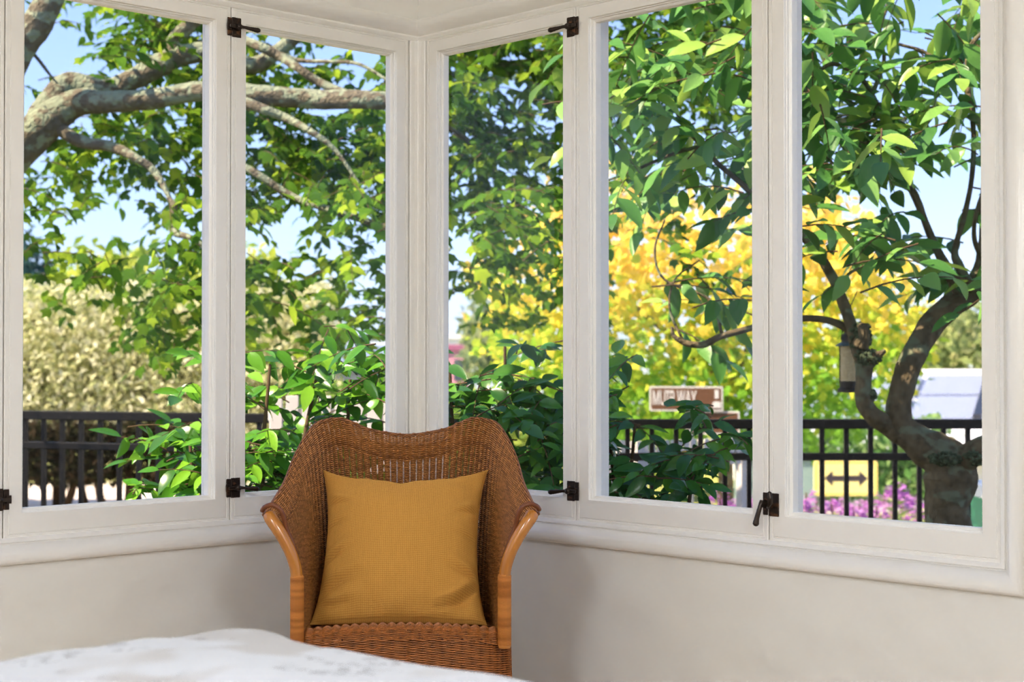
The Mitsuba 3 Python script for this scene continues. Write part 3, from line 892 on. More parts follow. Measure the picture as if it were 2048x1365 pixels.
def clump(c, r, seed, n=170, s=.0075):
    rs = np.random.default_rng(seed)
    out = []
    for _ in range(n):
        d = rs.normal(size=3); d /= np.linalg.norm(d)
        m = trimesh.creation.icosphere(subdivisions=1, radius=s * rs.uniform(.5, 1.2))
        m.vertices *= rs.uniform(.6, 1.4, (1, 3))
        m.apply_translation(c + d * np.asarray(r) * rs.uniform(.75, 1.0))
        out.append(m)
    return cat(out)


for (x, y, rx, rz, dd) in ((1722, 676, .042, .060, -.07), (1738, 716, .05, .030, -.07), (1741, 792, .02, .02, -.05), (1868, 895, .045, .028, -.02), (1890, 918, .06, .025, -.08), (1955, 915, .05, .03, -.12)):
    part(mag, 'moss_tuft', clump(at(x, y, D + dd), (rx, rx, rz), int(x)), 'moss', smooth=True, label='grey-green lichen and moss', kind='stuff')
MAG = ['23334455 677777777', '22333455 677777777', '23334555 677656777', '23455566 788776665', '34677766 788875444', '56777776 788885544', '57777666 678786554', '55545565 567753444', '33334445 545641233', '22223456 544541013', '12233455 445553223', '11234444 234554542', '11234432 111233453', '00123421 000000133', '00001000 000000022']
px, py = sample_map(MAG, 1150, -60, 50, 185, 21, 1.9)
rs = np.random.default_rng(22)
px, py = np.concatenate([px, rs.uniform(2000, 2260, 34)]), np.concatenate([py, rs.uniform(-60, 560, 34)])
dep = D + rs.normal(0, .32, len(px))
pos, ax, up, tw = sprays(px, py, dep, 7, .34, .30, 23, .0035)
part(mag, 'twigs', tw, 'twig_bark', kind='stuff')
mleaf = [leaf_blade(.150, .074, .30, .20, 6, wave=.05), leaf_blade(.135, .070, .12, .32, 6, wave=.06, seed=2), leaf_blade(.165, .078, .4, .10, 6)]
foliage(mag, mleaf, frames(pos, ax, up + np.array([0, -.25, 0])), rs.uniform(.65, 1.08, len(pos)), pal((84, 138, 64), (102, 156, 74), (124, 172, 86), (72, 122, 58), (152, 188, 82)), 'magnolia_leaf', seed=24)

# ------------------------------------------------------------------ camellias against the house
camellia_leaf = [leaf_blade(.088, .042, .28, .18, 6), leaf_blade(.080, .040, .15, .30, 6), leaf_blade(.095, .044, .35, .08, 6)]


def camellia(label, rows, x0, y0, n, depth, spread, palette, seed, stems):
    key = thing('camellia_shrub', label, 'shrub')
    px, py = sample_map(rows, x0, y0, 50, n, seed, 1.2)
    rs = np.random.default_rng(seed + 1)
    dep = np.interp(px, *depth) + rs.normal(0, spread, n)
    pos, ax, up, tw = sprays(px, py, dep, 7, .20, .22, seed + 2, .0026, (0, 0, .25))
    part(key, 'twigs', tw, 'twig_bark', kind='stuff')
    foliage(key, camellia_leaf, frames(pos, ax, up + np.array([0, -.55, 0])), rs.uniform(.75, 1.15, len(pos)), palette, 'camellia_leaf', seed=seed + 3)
    for (xb, xt, yt, d) in stems:
        b = at(xb, 1100, d); b[2] = ground_z(b[0], b[1]) - .02
        t = at(xt, yt, d)
        pts = [b, b + (t - b) * .35 + rs.normal(0, .03, 3), b + (t - b) * .7 + rs.normal(0, .03, 3), t]
        pc = catmull(pts, 6)
        part(key, 'stem', tube(pc, np.linspace(.014, .005, len(pc)), 7, .1), 'twig_bark', smooth=True)


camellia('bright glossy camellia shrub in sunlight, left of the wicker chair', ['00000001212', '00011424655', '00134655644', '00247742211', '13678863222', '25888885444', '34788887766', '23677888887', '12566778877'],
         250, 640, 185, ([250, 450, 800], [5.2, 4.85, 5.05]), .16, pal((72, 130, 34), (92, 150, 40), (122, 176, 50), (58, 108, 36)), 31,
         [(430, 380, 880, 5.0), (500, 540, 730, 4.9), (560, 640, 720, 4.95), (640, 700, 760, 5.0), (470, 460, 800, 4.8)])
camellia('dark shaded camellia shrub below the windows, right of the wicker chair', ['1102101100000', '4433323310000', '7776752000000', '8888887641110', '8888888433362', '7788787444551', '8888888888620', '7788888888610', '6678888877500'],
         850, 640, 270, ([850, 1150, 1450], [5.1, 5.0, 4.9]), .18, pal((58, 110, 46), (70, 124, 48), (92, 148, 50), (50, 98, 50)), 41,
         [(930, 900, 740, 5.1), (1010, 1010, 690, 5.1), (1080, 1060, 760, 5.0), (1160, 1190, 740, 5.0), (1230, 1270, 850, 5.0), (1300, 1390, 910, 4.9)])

# ------------------------------------------------------------------ bird feeder hanging in the magnolia
mat('feeder_metal', srgb(92, 104, 104), 0.4, 0.5, 0.6)
mat('feeder_dark', srgb(46, 38, 32), 0.5, 0.4)
mat('seed', mikit.proc(lambda p, n, uv: mix(srgb(206, 178, 132), srgb(236, 216, 178), noise(p.x * 120, p.y * 120, p.z * 160))), 0.8, 0.2)
fd = thing('bird_feeder', 'tube bird feeder full of pale seed, hanging behind the magnolia stem', 'bird feeder')
o = at(1697, 726, 6.35)
o[2] = 0
zz_ = lambda y: EYE + (HORIZON - y) / F * 6.35
lt = lambda pr, b, lab=None: part(fd, b[0], moved(lathe(pr, 24), lambda v: v + o), b[1], smooth=40, label=lab)
lt([(.0001, zz_(662)), (.012, zz_(663)), (.024, zz_(670)), (.028, zz_(680)), (.028, zz_(687)), (.0001, zz_(688))], ('cap', 'feeder_dark'))
lt([(.0001, zz_(683)), (.028, zz_(684)), (.052, zz_(691)), (.054, zz_(693)), (.030, zz_(692)), (.0001, zz_(692))], ('roof', 'feeder_metal'))
lt([(.0001, zz_(692)), (.0345, zz_(692)), (.0345, zz_(764)), (.0001, zz_(764))], ('seed_tube', 'seed'), 'tube filled with pale seed')
lt([(.0001, zz_(763)), (.036, zz_(763)), (.036, zz_(776)), (.044, zz_(779)), (.045, zz_(785)), (.0001, zz_(786))], ('tray', 'feeder_dark'))
for s_ in (-1, 1):
    part(fd, 'rod', tube([o + [s_ * .037, -.004, zz_(692)], o + [s_ * .036, -.004, zz_(720)], o + [s_ * .037, -.004, zz_(766)]], .0022, 6), 'feeder_dark')
part(fd, 'wire', tube([o + [-.030, 0, zz_(680)], o + [-.036, -.10, zz_(640)], o + [-.030, -.30, zz_(590)]], .0022, 6), 'feeder_dark')


# ------------------------------------------------------------------ black railing, two runs
def railing(a, b, top, label, spacing=.115):
    a, b = np.asarray(a, float), np.asarray(b, float)
    key = thing('metal_railing', label, 'railing')
    L = np.linalg.norm(b - a)
    d = (b - a) / L
    nrm = np.array([-d[1], d[0]])
    put = lambda m: moved(m, lambda v: np.column_stack([a + v[:, :1] * d + v[:, 1:2] * nrm, v[:, 2] + top]))
    part(key, 'top_rail', put(bx(0, L, -.026, .026, -.046, 0, .004)), 'railing_metal')
    part(key, 'middle_rail', put(bx(0, L, -.017, .017, -.196, -.160, .003)), 'railing_metal')
    part(key, 'bottom_rail', put(bx(0, L, -.016, .016, -.99, -.955, .003)), 'railing_metal')
    for i in range(int(L / spacing)):
        s = (i + .5) * spacing
        part(key, 'baluster', put(bx(s - .011, s + .011, -.011, .011, -.955, -.036, .001)), 'railing_metal')
    for s in (0.02, L - .02):
        gp = a + d * s
        part(key, 'post', put(bx(s - .025, s + .025, -.025, .025, ground_z(gp[0], gp[1]) - top - .05, -.036, .003)), 'railing_metal')


railing((-2.9, 8.27), (-0.72, 7.45), .752, 'black metal railing in front of the pale hedge')
railing((-0.66, 7.42), (3.6, 7.42), .733, 'black metal railing behind the magnolia trunk')


# ------------------------------------------------------------------ white pickets, built in place of reflections in the window glass
def pickets(path, zt, zb, w, pitch, label, posts=True):
    key = thing('reflection_pickets', label, 'fence')
    for a, b in zip(path[:-1], path[1:]):
        a, b = np.asarray(a, float), np.asarray(b, float)
        L = np.linalg.norm(b - a)
        d = (b - a) / L
        nrm = np.array([-d[1], d[0]])
        put = lambda m: moved(m, lambda v: np.column_stack([a + v[:, :1] * d + v[:, 1:2] * nrm, v[:, 2]]))
        for i in range(int(L / pitch)):
            s = (i + .5) * pitch
            part(key, 'picket', put(bx(s - w / 2, s + w / 2, -.012, .0, zb, zt, .002)), 'picket_paint')
        for z in (zb + .06, zt - .08):
            part(key, 'rail', put(bx(0, L, .0005, .030, z - .025, z + .025, .002)), 'picket_paint')
        g0 = ground_z(a[0], a[1])
        part(key, 'post', put(bx(.0, .05, .0305, .08, g0 - .05, zt - .02, .003)), 'picket_paint')
        part(key, 'post', put(bx(L - .05, L, .0305, .08, ground_z(b[0], b[1]) - .05, zt - .02, .003)), 'picket_paint')


pickets([(-1.02, 6.55), (-0.42, 6.55)], .862, -.2, .052, .068, 'white pickets standing in for a reflection in the glass, behind the sunlit camellia, left of the corner post')
pickets([(0.50, 9.2), (0.685, 8.75), (1.42, 9.3)], .56, .405, .036, .052, 'low white slatted panel standing in for a reflection in the glass, behind the dark camellia, below the street sign')

# ------------------------------------------------------------------ street sign and arrow sign
mat('sign_brown', srgb(92, 62, 40), 0.5, 0.4)
mat('sign_white', srgb(196, 194, 190), 0.5, 0.4)
mat('sign_yellow', srgb(255, 238, 150), 0.45, 0.4)
mat('sign_amber', srgb(248, 206, 92), 0.45, 0.4)
mat('sign_black', srgb(62, 54, 58), 0.5, 0.4)
mat('galvanised', srgb(150, 152, 152), 0.5, 0.4, 0.4)


def rrect(w, h, r):
    return sbox(-w / 2 + r, -h / 2 + r, w / 2 - r, h / 2 - r).buffer(r, 8)


D2 = 13.5
ss = thing('street_sign', 'brown street name sign with white capitals, above the dark camellia', 'street sign')
c = at(1372, 798, D2)
sw, sh, yaw = .63, .213, math.radians(-9)
put = lambda m: upright(m, c, yaw)
part(ss, 'board', put(moved(prism(rrect(sw, sh, .012), .02), lambda v: v - [0, 0, .02])), 'sign_white', label='white-edged board')
sp = part(ss, 'panel', put(prism(rrect(sw - .03, sh - .03, .008), .004)), 'sign_brown', label='brown face')
t = meshkit.text_mesh('MUIR WAY', .118, .004, bold=True)
wid = t.bounds[1][0] - t.bounds[0][0]
t.vertices[:, 0] = (t.vertices[:, 0] - t.bounds[0][0]) * (.375 / wid) - .285
t.vertices[:, 1] = (t.vertices[:, 1] - t.bounds[0][1]) - .055
t.vertices[:, 2] += .0042
part(sp, 'lettering', put(t), 'sign_white', label='white capitals reading MUIR WAY')
emb = cat([moved(prism(rrect(.034, .075, .006), .004), lambda v: v + [.262, .040, .0042]), moved(prism(sbox(-.036, -.03, .036, .012).union(rrect(.072, .05, .02)), .004), lambda v: v + [.262, -.048, .0042])])
part(sp, 'emblem', put(emb), 'sign_white', label='white bar over a round white mark')
c2 = at(1425, 846, D2 + .005)
put2 = lambda m: upright(m, c2, math.radians(-12))
s2 = thing('street_sign', 'lower brown street sign half hidden behind the railing and leaves', 'street sign')
part(s2, 'board', put2(moved(prism(rrect(.46, .20, .012), .02), lambda v: v - [0, 0, .02])), 'sign_white')
part(s2, 'panel', put2(prism(rrect(.43, .17, .008), .004)), 'sign_brown')
pb = at(1382, 900, D2 + .032)
pz = ground_z(pb[0], pb[1])
single('sign_post', 'grey metal post carrying the brown street signs', 'post', moved(lathe([(.025, pz - .1), (.025, c[2] + .1), (.0001, c[2] + .1)], 12), lambda v: v + [pb[0], pb[1] + .025, 0]), 'galvanised', smooth=40)

D3 = 13.5
ar = thing('arrow_sign', 'yellow road sign with a black double-headed arrow, behind the railing', 'road sign')
c = at(1691, 957, D3)
w3, h3 = 127 / F * D3, 71 / F * D3
put = lambda m: upright(m, c)
ap = part(ar, 'plate', put(moved(prism(rrect(w3, h3, .03), .02), lambda v: v - [0, 0, .02])), 'sign_yellow')
part(ap, 'border', put(prism(rrect(w3 - .02, h3 - .02, .024).difference(rrect(w3 - .045, h3 - .045, .018)), .003)), 'sign_amber')
hx, hy = w3 * .34, h3 * .17
aw = w3 * .13
arrow = Polygon([(-hx, 0), (-hx + aw, hy * 1.25), (-hx + aw, hy * .45), (hx - aw, hy * .45), (hx - aw, hy * 1.25), (hx, 0), (hx - aw, -hy * 1.25), (hx - aw, -hy * .45), (-hx + aw, -hy * .45), (-hx + aw, -hy * 1.25)])
part(ap, 'arrow', put(prism(arrow, .004)), 'sign_black', label='black double-headed arrow')
gz = ground_z(c[0], c[1])
part(ar, 'post', moved(lathe([(.045, gz - .1), (.045, c[2] + .1), (.0001, c[2] + .1)], 10), lambda v: v + [c[0], c[1] + .07, 0]), 'sign_white', label='white post')

# ------------------------------------------------------------------ flowers, box, bins
mat('box_green', srgb(126, 150, 142), 0.7, 0.2)
bxg = thing('garden_wall', 'pale grey-green wall beyond the purple flowers', 'wall')
b0 = at(1470, 922, 21.5)
b1 = at(1632, 922, 21.5)
part(bxg, 'panel', bx(b0[0], b1[0], 21.5, 21.62, -2.0, b0[2], .01), 'box_green')
part(bxg, 'cap', bx(b0[0] - .05, b1[0] + .05, 21.45, 21.67, b0[2] + .001, b0[2] + .08, .01), 'box_green')

mat('bin_mint', srgb(150, 206, 192), 0.5, 0.3)
mat('bin_green', srgb(60, 150, 108), 0.5, 0.3)
mat('bin_lid', srgb(226, 230, 226), 0.5, 0.3)
for xa, xb, yt, d, m1, lab in ((1922, 1955, 985, 18.0, 'bin_mint', 'mint-green wheeled bin with a white lid, right of the magnolia trunk'), (1963, 1999, 985, 17.0, 'bin_green', 'green wheeled bin with a white lid at the right edge of the window')):
    kb = thing('wheeled_bin', lab, 'bin')
    a, b = at(xa, yt, d), at(xb, yt, d)
    gz = ground_z(a[0], d)
    w = b[0] - a[0]
    body = trimesh.convex.convex_hull(np.array([(a[0] + .03, d, gz + .04), (b[0] - .03, d, gz + .04), (a[0] + .03, d + .4, gz + .04), (b[0] - .03, d + .4, gz + .04), (a[0], d - .05, a[2] - .06), (b[0], d - .05, a[2] - .06), (a[0], d + .5, a[2] - .06), (b[0], d + .5, a[2] - .06)]))
    part(kb, 'body', body, m1)
    part(kb, 'lid', trimesh.convex.convex_hull(np.array([(a[0] - .02, d - .08, a[2] - .058), (b[0] + .02, d - .08, a[2] - .058), (a[0] - .02, d + .52, a[2] - .058), (b[0] + .02, d + .52, a[2] - .058), (a[0], d, a[2] + .06), (b[0], d, a[2] + .06), (a[0], d + .5, a[2] + .10), (b[0], d + .5, a[2] + .10)])), 'bin_lid')
    for s_ in (0, 1):
        part(kb, 'wheel', moved(lathe([(.0001, -.025), (.09, -.025), (.10, 0), (.09, .025), (.0001, .025)], 14), lambda v: np.stack([v[:, 2] + a[0] + .06 + s_ * (w - .12), v[:, 0] + d + .42, v[:, 1] + gz + .10], 1)), 'railing_metal')

petal = [leaf_blade(.05, .036, .3, .2, 3), leaf_blade(.06, .03, .1, .3, 3)]
blade = [leaf_blade(.13, .03, .3, .3, 4), leaf_blade(.17, .028, .3, .5, 4)]
rs = np.random.default_rng(51)
spots = [(1440, 985, 13), (1458, 1003, 13), (1490, 992, 13), (1525, 996, 13), (1595, 996, 13), (1612, 984, 13), (1632, 1000, 13), (1662, 1006, 13), (1682, 998, 13), (1728, 1000, 13), (1752, 1012, 13), (1768, 988, 13), (1792, 970, 13), (1803, 985, 13), (1822, 992, 13), (1836, 996, 13), (1850, 1006, 13), (1560, 1006, 13), (1706, 1014, 13), (1718, 1008, 13)]
for i, (x, y, d) in enumerate(sorted(spots)):
    d = (11.6, 12.3, 13.0, 11.95, 12.65)[i % 5]
    fl = thing('flowering_plant', 'purple flower spike rising from light green leaves beyond the railing', 'flowering plant', 'purple flowers beyond the railing')
    top = at(x, y + 2, d)
    g0 = ground_z(top[0], top[1])
    h = top[2] - g0
    ln = rs.normal(0, .05, 2)
    base = np.array([top[0] - ln[0], top[1] - ln[1], g0 - .02])
    part(fl, 'stalk', tube(catmull([base, base + (top - base) * .5 + [0, 0, .05], top], 5), .008, 5), 'twig_bark')
    nf = 90
    t = rs.uniform(.80, 1.0, nf)
    ang = rs.uniform(0, 2 * math.pi, nf)
    rad = .085 * (1.05 - t) / .4 + .02
    pf = base + (top - base) * t[:, None] + np.stack([np.cos(ang) * rad, np.sin(ang) * rad, rs.normal(0, .01, nf)], 1)
    axf = np.stack([np.cos(ang), np.sin(ang), rs.uniform(.1, .8, nf)], 1)
    m = frames(pf, axf, np.tile([0, 0, 1.0], (nf, 1)) + rs.normal(0, .4, (nf, 3)))
    p4 = pal((206, 140, 212), (222, 170, 226), (188, 112, 200))
    mesh, c4 = bake(petal, rs.integers(0, 2, nf), m, p4[rs.integers(0, 3, nf)])
    part(fl, 'flower_spike', mesh, 'soft_leaf', color=c4, kind='stuff', label='purple flower spike')
    nl = 110
    t = rs.uniform(.05, .86, nl)
    ang = rs.uniform(0, 2 * math.pi, nl)
    pf = base + (top - base) * t[:, None]
    axf = np.stack([np.cos(ang), np.sin(ang), rs.uniform(.2, 1.4, nl)], 1)
    m = frames(pf, axf, np.tile([0, 0, 1.0], (nl, 1)) + rs.normal(0, .3, (nl, 3)))
    p5 = pal((190, 212, 132), (214, 230, 164), (166, 194, 112))
    mesh, c5 = bake(blade, rs.integers(0, 2, nl), m, p5[rs.integers(0, 3, nl)])
    part(fl, 'leaves', mesh, 'soft_leaf', color=c5, kind='stuff')


# ------------------------------------------------------------------ trees and bushes farther off
def far_tree(name, label, rows, x0, y0, step, n, d, spread, size, colors, seed, trunk=None, cat_='tree', power=1.2, singles=0, blade_=None, ramp=None):
    key = thing(name, label, cat_)
    px, py = sample_map(rows, x0, y0, step, n, seed, power)
    rs = np.random.default_rng(seed)
    dep = d + spread * np.clip(rs.normal(0, 1, n), -1.7, 1.7)
    pos = np.stack([(px - 1024) / F * dep, dep, EYE + (HORIZON - py) / F * dep], 1)
    ok = pos[:, 2] > ground_z(pos[:, 0], pos[:, 1]) + .02
    pos, px, py = pos[ok], px[ok], py[ok]
    # gather leaves in clumps
    k = rs.normal(0, 1, (len(pos), 3))
    axs = k + [0, 0, -.3]
    m = frames(pos, axs, rs.normal(0, .6, (len(pos), 3)) + [0, -.35, .8])
    sz = size * rs.uniform(.7, 1.3, len(pos))
    blades = blade_ or [leaf_blade(1.0, .6, .2, .2, 2), leaf_blade(1.0, .5, .1, .3, 2)]
    colors = np.asarray(colors)
    if ramp is not None:
        tt = np.clip((py - ramp[0]) / (ramp[1] - ramp[0]) + rs.normal(0, .16, len(py)), 0, .999)
        idx = (tt * len(colors)).astype(int)
    else:
        idx = rs.integers(0, len(colors), len(pos))
    m[:, :3, :3] *= sz[:, None, None]
    which = rs.integers(0, len(blades), len(pos))
    near = np.zeros(len(pos), bool)
    if singles:
        order = np.argsort(np.where(in_view(pos), pos[:, 1], 1e9))[:singles]
        near[order] = True
        made = {}
        for i in order:
            kk = (which[i], idx[i])
            if kk not in made:
                v, f = blades[kk[0]]
                made[kk] = mikit.ply((v, f), 'soft_leaf', color=np.repeat(colors[kk[1]][None], len(v), 0))
            scene[numbered_fast(f'{key}__leaf')] = {**made[kk], 'to_world': T(m[i])}
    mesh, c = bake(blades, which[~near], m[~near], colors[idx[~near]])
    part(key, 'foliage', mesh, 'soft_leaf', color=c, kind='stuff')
    for pts, w in trunk or []:
        branch(key, 'trunk', pts, w, 'magnolia_bark', 9, 6, .1)
    return key


YEL = ['0001343100012331000', '0014677422345651000', '0036788754466776200', '0047888866677887630', '3668888888888888752', '1788888888888888873', '1888888888888888875', '2788888888888888864', '0578888888888888631', '0036888888888886420', '0003568888888875310', '0000023444444430000']
gy_ = at(1450, 1000, 15.5)
far_tree('maple_tree', 'tree with yellow autumn leaves behind the street sign', YEL, 930, 320, 50, 9000, 15.5, .9, .115,
         pal((252, 224, 124), (252, 224, 108), (246, 222, 96), (234, 220, 88), (212, 216, 80), (180, 206, 72), (146, 188, 62), (116, 168, 58)), 61,
         [([(1452, 1060, 15.5), (1450, 880, 15.5), (1440, 760, 15.5), (1420, 640, 15.5), (1380, 520, 15.5)], [34, 28, 24, 16, 8]),
          ([(1446, 800, 15.5), (1500, 690, 15.4), (1560, 580, 15.3), (1620, 500, 15.3)], [18, 14, 10, 6]),
          ([(1440, 760, 15.5), (1350, 680, 15.6), (1250, 600, 15.6), (1130, 540, 15.6)], [18, 14, 10, 6])],
         singles=290, blade_=[leaf_lobed(1.0, .2, .25), leaf_lobed(1.0, .0, .1)], ramp=(380, 840))
HEDGE = ['0245543323456665', '3677777777777776', '7888888888888888', '8888888888888888', '8888888888888888', '8888888888888888', '5677777777777777']
hk = far_tree('hedge', 'tall pale cream-green hedge across the street, behind the left railing', ['4455445544' + HEDGE[0]] + ['8888888888' + q for q in HEDGE[1:]], -520, 560, 46, 41000, 20.6, .5, .11,
              pal((222, 220, 172), (230, 230, 190), (204, 206, 150), (176, 184, 126), (238, 236, 206)), 71, cat_='hedge', power=.6)
core = grid_mesh(np.stack(np.meshgrid(np.linspace(-9.9, -2.75, 50), [21.0], np.linspace(.35, 1.75, 10), indexing='ij'), -1)[:, 0])
cvx = core[0].copy()
cvx[:, 1] += .5 * (meshkit.noise(cvx * 1.3, 4) - .5)
mat('hedge_wood', srgb(74, 62, 46), 0.95, 0.05)
part(hk, 'heart', cat([(cvx, core[1]), (cvx + [0, .3, 0], core[1][:, ::-1])]), 'hedge_wood')
rs = np.random.default_rng(73)
for i in range(27):
    x = -9.8 + i * .26 + rs.normal(0, .05)
    b = np.array([x, 20.7 + rs.normal(0, .2), -1.05])
    part(hk, 'stem', tube(catmull([b, b + [rs.normal(0, .15), 0, .6], b + [rs.normal(0, .35), 0, 1.3], b + [rs.normal(0, .5), 0, 1.9]], 4), np.linspace(.06, .03, 13), 6, .1), 'hedge_wood')
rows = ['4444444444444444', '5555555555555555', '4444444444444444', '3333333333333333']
far_tree('undergrowth', 'undergrowth at the foot of the pale hedge, its shade painted as dark leaf colours', [q + '44444444444444' for q in rows], -480, 845, 30, 12500, 18.9, .2, .10, pal((44, 46, 30), (62, 54, 40), (38, 42, 28)), 74, cat_='undergrowth')  # shade under the hedge is put into these near-black leaf colours
far_tree('tree', 'yellow-green tree rising behind the pale hedge', ['0012332001221100', '0256653246642100', '4788877888875321', '5888888888887532', '3666666666665431'], 40, 490, 40, 3000, 27, 1.0, .26, pal((176, 190, 70), (202, 210, 96), (140, 168, 60)), 81)
far_tree('tree', 'blue-green conifer at the left edge behind the hedge', ['00100', '02420', '14632', '26763', '37873', '47874'], -20, 440, 28, 1200, 34, .5, .22, pal((58, 92, 92), (74, 108, 104), (46, 78, 80)), 82)
far_tree('tree', 'small grey-green tree far off, left of the yellow maple', ['0120', '2453', '5886', '7888', '6888', '7888', '5786'], 925, 580, 24, 1100, 36, .6, .25, pal((132, 152, 110), (160, 174, 122), (110, 132, 96), (186, 190, 130)), 83, [([(962, 910, 36), (962, 820, 36), (965, 700, 36), (962, 620, 36)], [16, 13, 9, 4])])
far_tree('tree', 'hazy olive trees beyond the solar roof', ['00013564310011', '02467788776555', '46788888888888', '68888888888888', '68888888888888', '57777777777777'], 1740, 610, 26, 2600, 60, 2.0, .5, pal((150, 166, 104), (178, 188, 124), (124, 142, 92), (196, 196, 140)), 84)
far_tree('bush', 'green bushes below the yellow maple, seen through the railing', ['0222233343322210', '4555666677765431', '5666777788887652', '5666777788887653', '4566777788887653', '3456667777776542'], 1480, 830, 28, 2600, 25, .6, .2, pal((92, 136, 70), (118, 158, 88), (74, 112, 60), (150, 178, 110)), 85, cat_='bush')
far_tree('bush', 'low green bushes beyond the added white pickets behind the sunlit camellia', ['1233343322', '5677787765', '6788888876', '6788888876'], 560, 760, 36, 1200, 12.5, .4, .12, pal((104, 140, 60), (134, 164, 76), (84, 118, 54)), 86, [([(740, 1260, 12.5), (735, 1050, 12.5), (740, 850, 12.5)], [14, 10, 6])], cat_='bush')
far_tree('bush', 'green bushes across the street behind the dark camellia', ['123334332112', '567778776543', '678888887654', '678888887654', '678888887654'], 860, 740, 44, 2200, 22.0, .6, .19, pal((124, 150, 66), (160, 178, 84), (98, 128, 60)), 87, cat_='bush')

# ------------------------------------------------------------------ houses
mat('house_white', srgb(236, 232, 230), 0.8, 0.2)
mat('house_pink', srgb(216, 152, 168), 0.8, 0.2)
mat('house_pink_dark', srgb(160, 96, 124), 0.8, 0.2)
mat('house_grey', srgb(190, 196, 204), 0.8, 0.2)
mat('roof_blue', srgb(120, 136, 158), 0.7, 0.2)
mat('roof_pale', srgb(232, 232, 236), 0.6, 0.3)
mat('solar', srgb(142, 150, 170), 0.3, 0.5)
mat('window_dark', srgb(70, 84, 98), 0.15, 0.6)
mat('solar_edge', srgb(40, 44, 54), 0.4, 0.4)

sol = thing('house', 'low house with a pale roof covered in solar panels, right of the magnolia', 'house')
y0, y1 = 28.0, 34.0
ridge = at(1800, 739, y1)[2]
eave = at(1800, 905, y0)[2]
xa, xb = at(1560, 0, y0)[0], at(2500, 0, y1)[0]
gz = -2.6
part(sol, 'wall', bx(xa + .4, xb - .4, y0 + .4, y1 + 5, gz, eave - .02), 'house_white')
roofv = np.array([(xa, y0, eave), (xb, y0, eave), (xb, y1, ridge), (xa + 1.2, y1, ridge), (xa, y1 + 5.5, eave), (xb, y1 + 5.5, eave)])
rf = np.array([(0, 1, 2), (0, 2, 3), (3, 2, 5), (3, 5, 4), (0, 3, 4)])
solr = part(sol, 'roof', (np.vstack([roofv, roofv - [0, 0, .15]]), np.vstack([rf, rf[:, ::-1] + 6, [(0, 6, 7), (0, 7, 1)]])), 'roof_pale')
slope = np.array([0, y1 - y0, ridge - eave]); slen = np.linalg.norm(slope); slope /= slen
nrm = np.array([0, -slope[2], slope[1]])


def on_roof(x, s):
    return np.array([x - .37 * (slen - s), y0, eave]) + slope * s + nrm * .05


for r_ in range(2):
    for c_ in range(6):
        x = at(1985, 0, 34)[0] - (c_ + 1) * 1.30
        s0, s1 = slen - .75 - (r_ + 1) * 1.75, slen - .75 - r_ * 1.75 - .14
        q = [on_roof(x, s0), on_roof(x + 1.2, s0), on_roof(x + 1.2, s1), on_roof(x, s1)]
        v = np.array(q + [p + nrm * .05 for p in q])
        part(solr, 'solar_panel', trimesh.convex.convex_hull(v), 'solar', label='blue-grey solar panel' if r_ + c_ == 0 else None)

xe = at(1985, 0, 34)[0] - .08
s0, s1 = slen - .75 - 3.5, slen - .75
q = [on_roof(xe, s0), on_roof(xe + .16, s0), on_roof(xe + .16, s1), on_roof(xe, s1)]
part(solr, 'panel_edge', trimesh.convex.convex_hull(np.array([p + nrm * .001 for p in q] + [p + nrm * .12 for p in q])), 'solar_edge', label='dark edge of the row of panels')

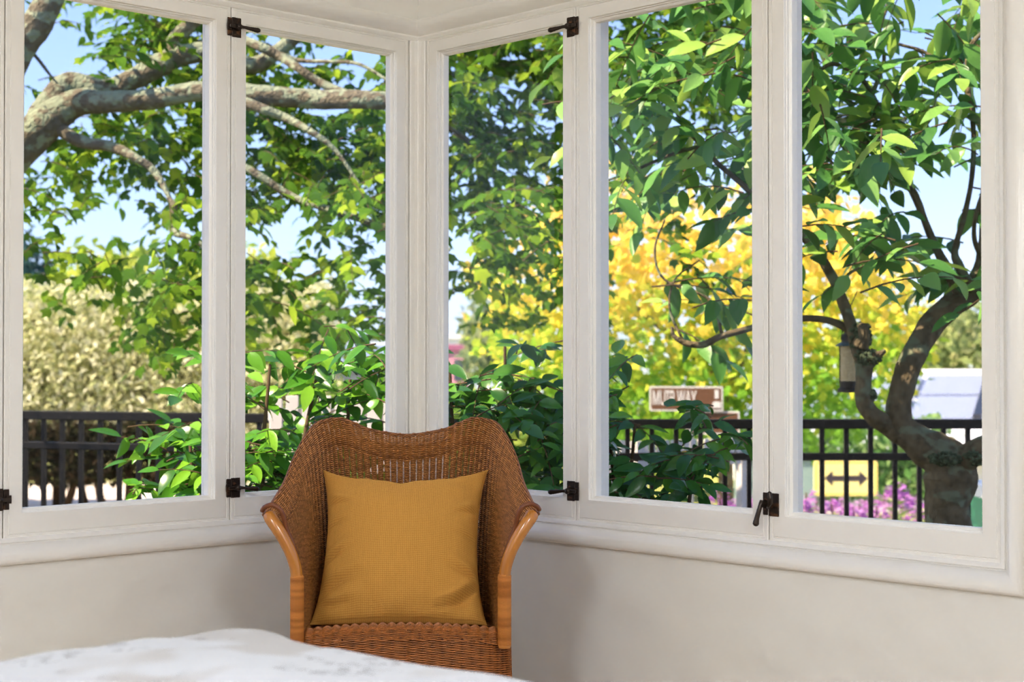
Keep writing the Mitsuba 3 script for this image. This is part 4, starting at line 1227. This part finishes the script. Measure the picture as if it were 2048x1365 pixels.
pk = thing('house', 'pink house far off beside the corner post', 'house')
d = 42.0
a, b = at(800, 694, d), at(929, 694, d)
part(pk, 'wall', bx(a[0], b[0], d, d + 5, -3, a[2] - .12), 'house_pink')
part(pk, 'roof', bx(a[0] - .05, b[0] + .05, d - .1, d + 5.1, a[2] - .119, a[2] + .06, .02), 'house_pink_dark')
for k_ in range(3):
    part(pk, 'window', bx(a[0] + .25 + k_ * .6, a[0] + .6 + k_ * .6, d - .03, d - .001, a[2] - .9, a[2] - .35, .005), 'window_dark')
gk = thing('house', 'pale grey house with a blue-grey roof, left of the corner post', 'house')
d = 30.0
a, b = at(610, 742, d), at(800, 742, d)
part(gk, 'wall', bx(a[0], b[0], d, d + 5, -3, a[2]), 'house_grey')
w = (b[0] - a[0]) / 2
top = at(700, 690, d + 2.5)[2]
rv = np.array([(a[0] - .2, d - .2, a[2] + .001), (b[0] + .2, d - .2, a[2] + .001), (b[0] + .2, d + 5.2, a[2] + .001), (a[0] - .2, d + 5.2, a[2] + .001), (a[0] + .4, d + 2.5, top), (b[0] - .4, d + 2.5, top)])
part(gk, 'roof', trimesh.convex.convex_hull(rv), 'roof_blue')
for k_ in range(2):
    part(gk, 'window', bx(a[0] + .35 + k_ * .8, a[0] + .8 + k_ * .8, d - .03, d - .001, a[2] - .75, a[2] - .25, .005), 'window_dark')
wk = thing('house', 'white flat-fronted house in the distance above the pink house', 'house')
d = 60.0
a, b = at(780, 674, d), at(945, 674, d)
part(wk, 'wall', bx(a[0], b[0], d, d + 6, -4, a[2] - .1), 'house_white')
part(wk, 'roof', bx(a[0] - .1, b[0] + .1, d - .1, d + 6, a[2] - .099, a[2] + .1, .02), 'roof_pale')
for k_ in range(4):
    part(wk, 'window', bx(a[0] + .3 + k_ * .75, a[0] + .7 + k_ * .75, d - .03, d - .001, a[2] - .9, a[2] - .4, .005), 'window_dark')

hx_ = np.linspace(-160, 160, 90)
hv = []
for i, (yy, zz0) in enumerate(((150, -6), (200, 1.5), (260, 4.5), (330, 1.0))):
    hv.append(np.stack([hx_ * (yy / 200), np.full_like(hx_, yy), zz0 + (3.0 if i else 0) * (meshkit.noise(np.stack([hx_ * .03, hx_ * 0 + i, hx_ * 0], 1), 6) - .3)], 1))
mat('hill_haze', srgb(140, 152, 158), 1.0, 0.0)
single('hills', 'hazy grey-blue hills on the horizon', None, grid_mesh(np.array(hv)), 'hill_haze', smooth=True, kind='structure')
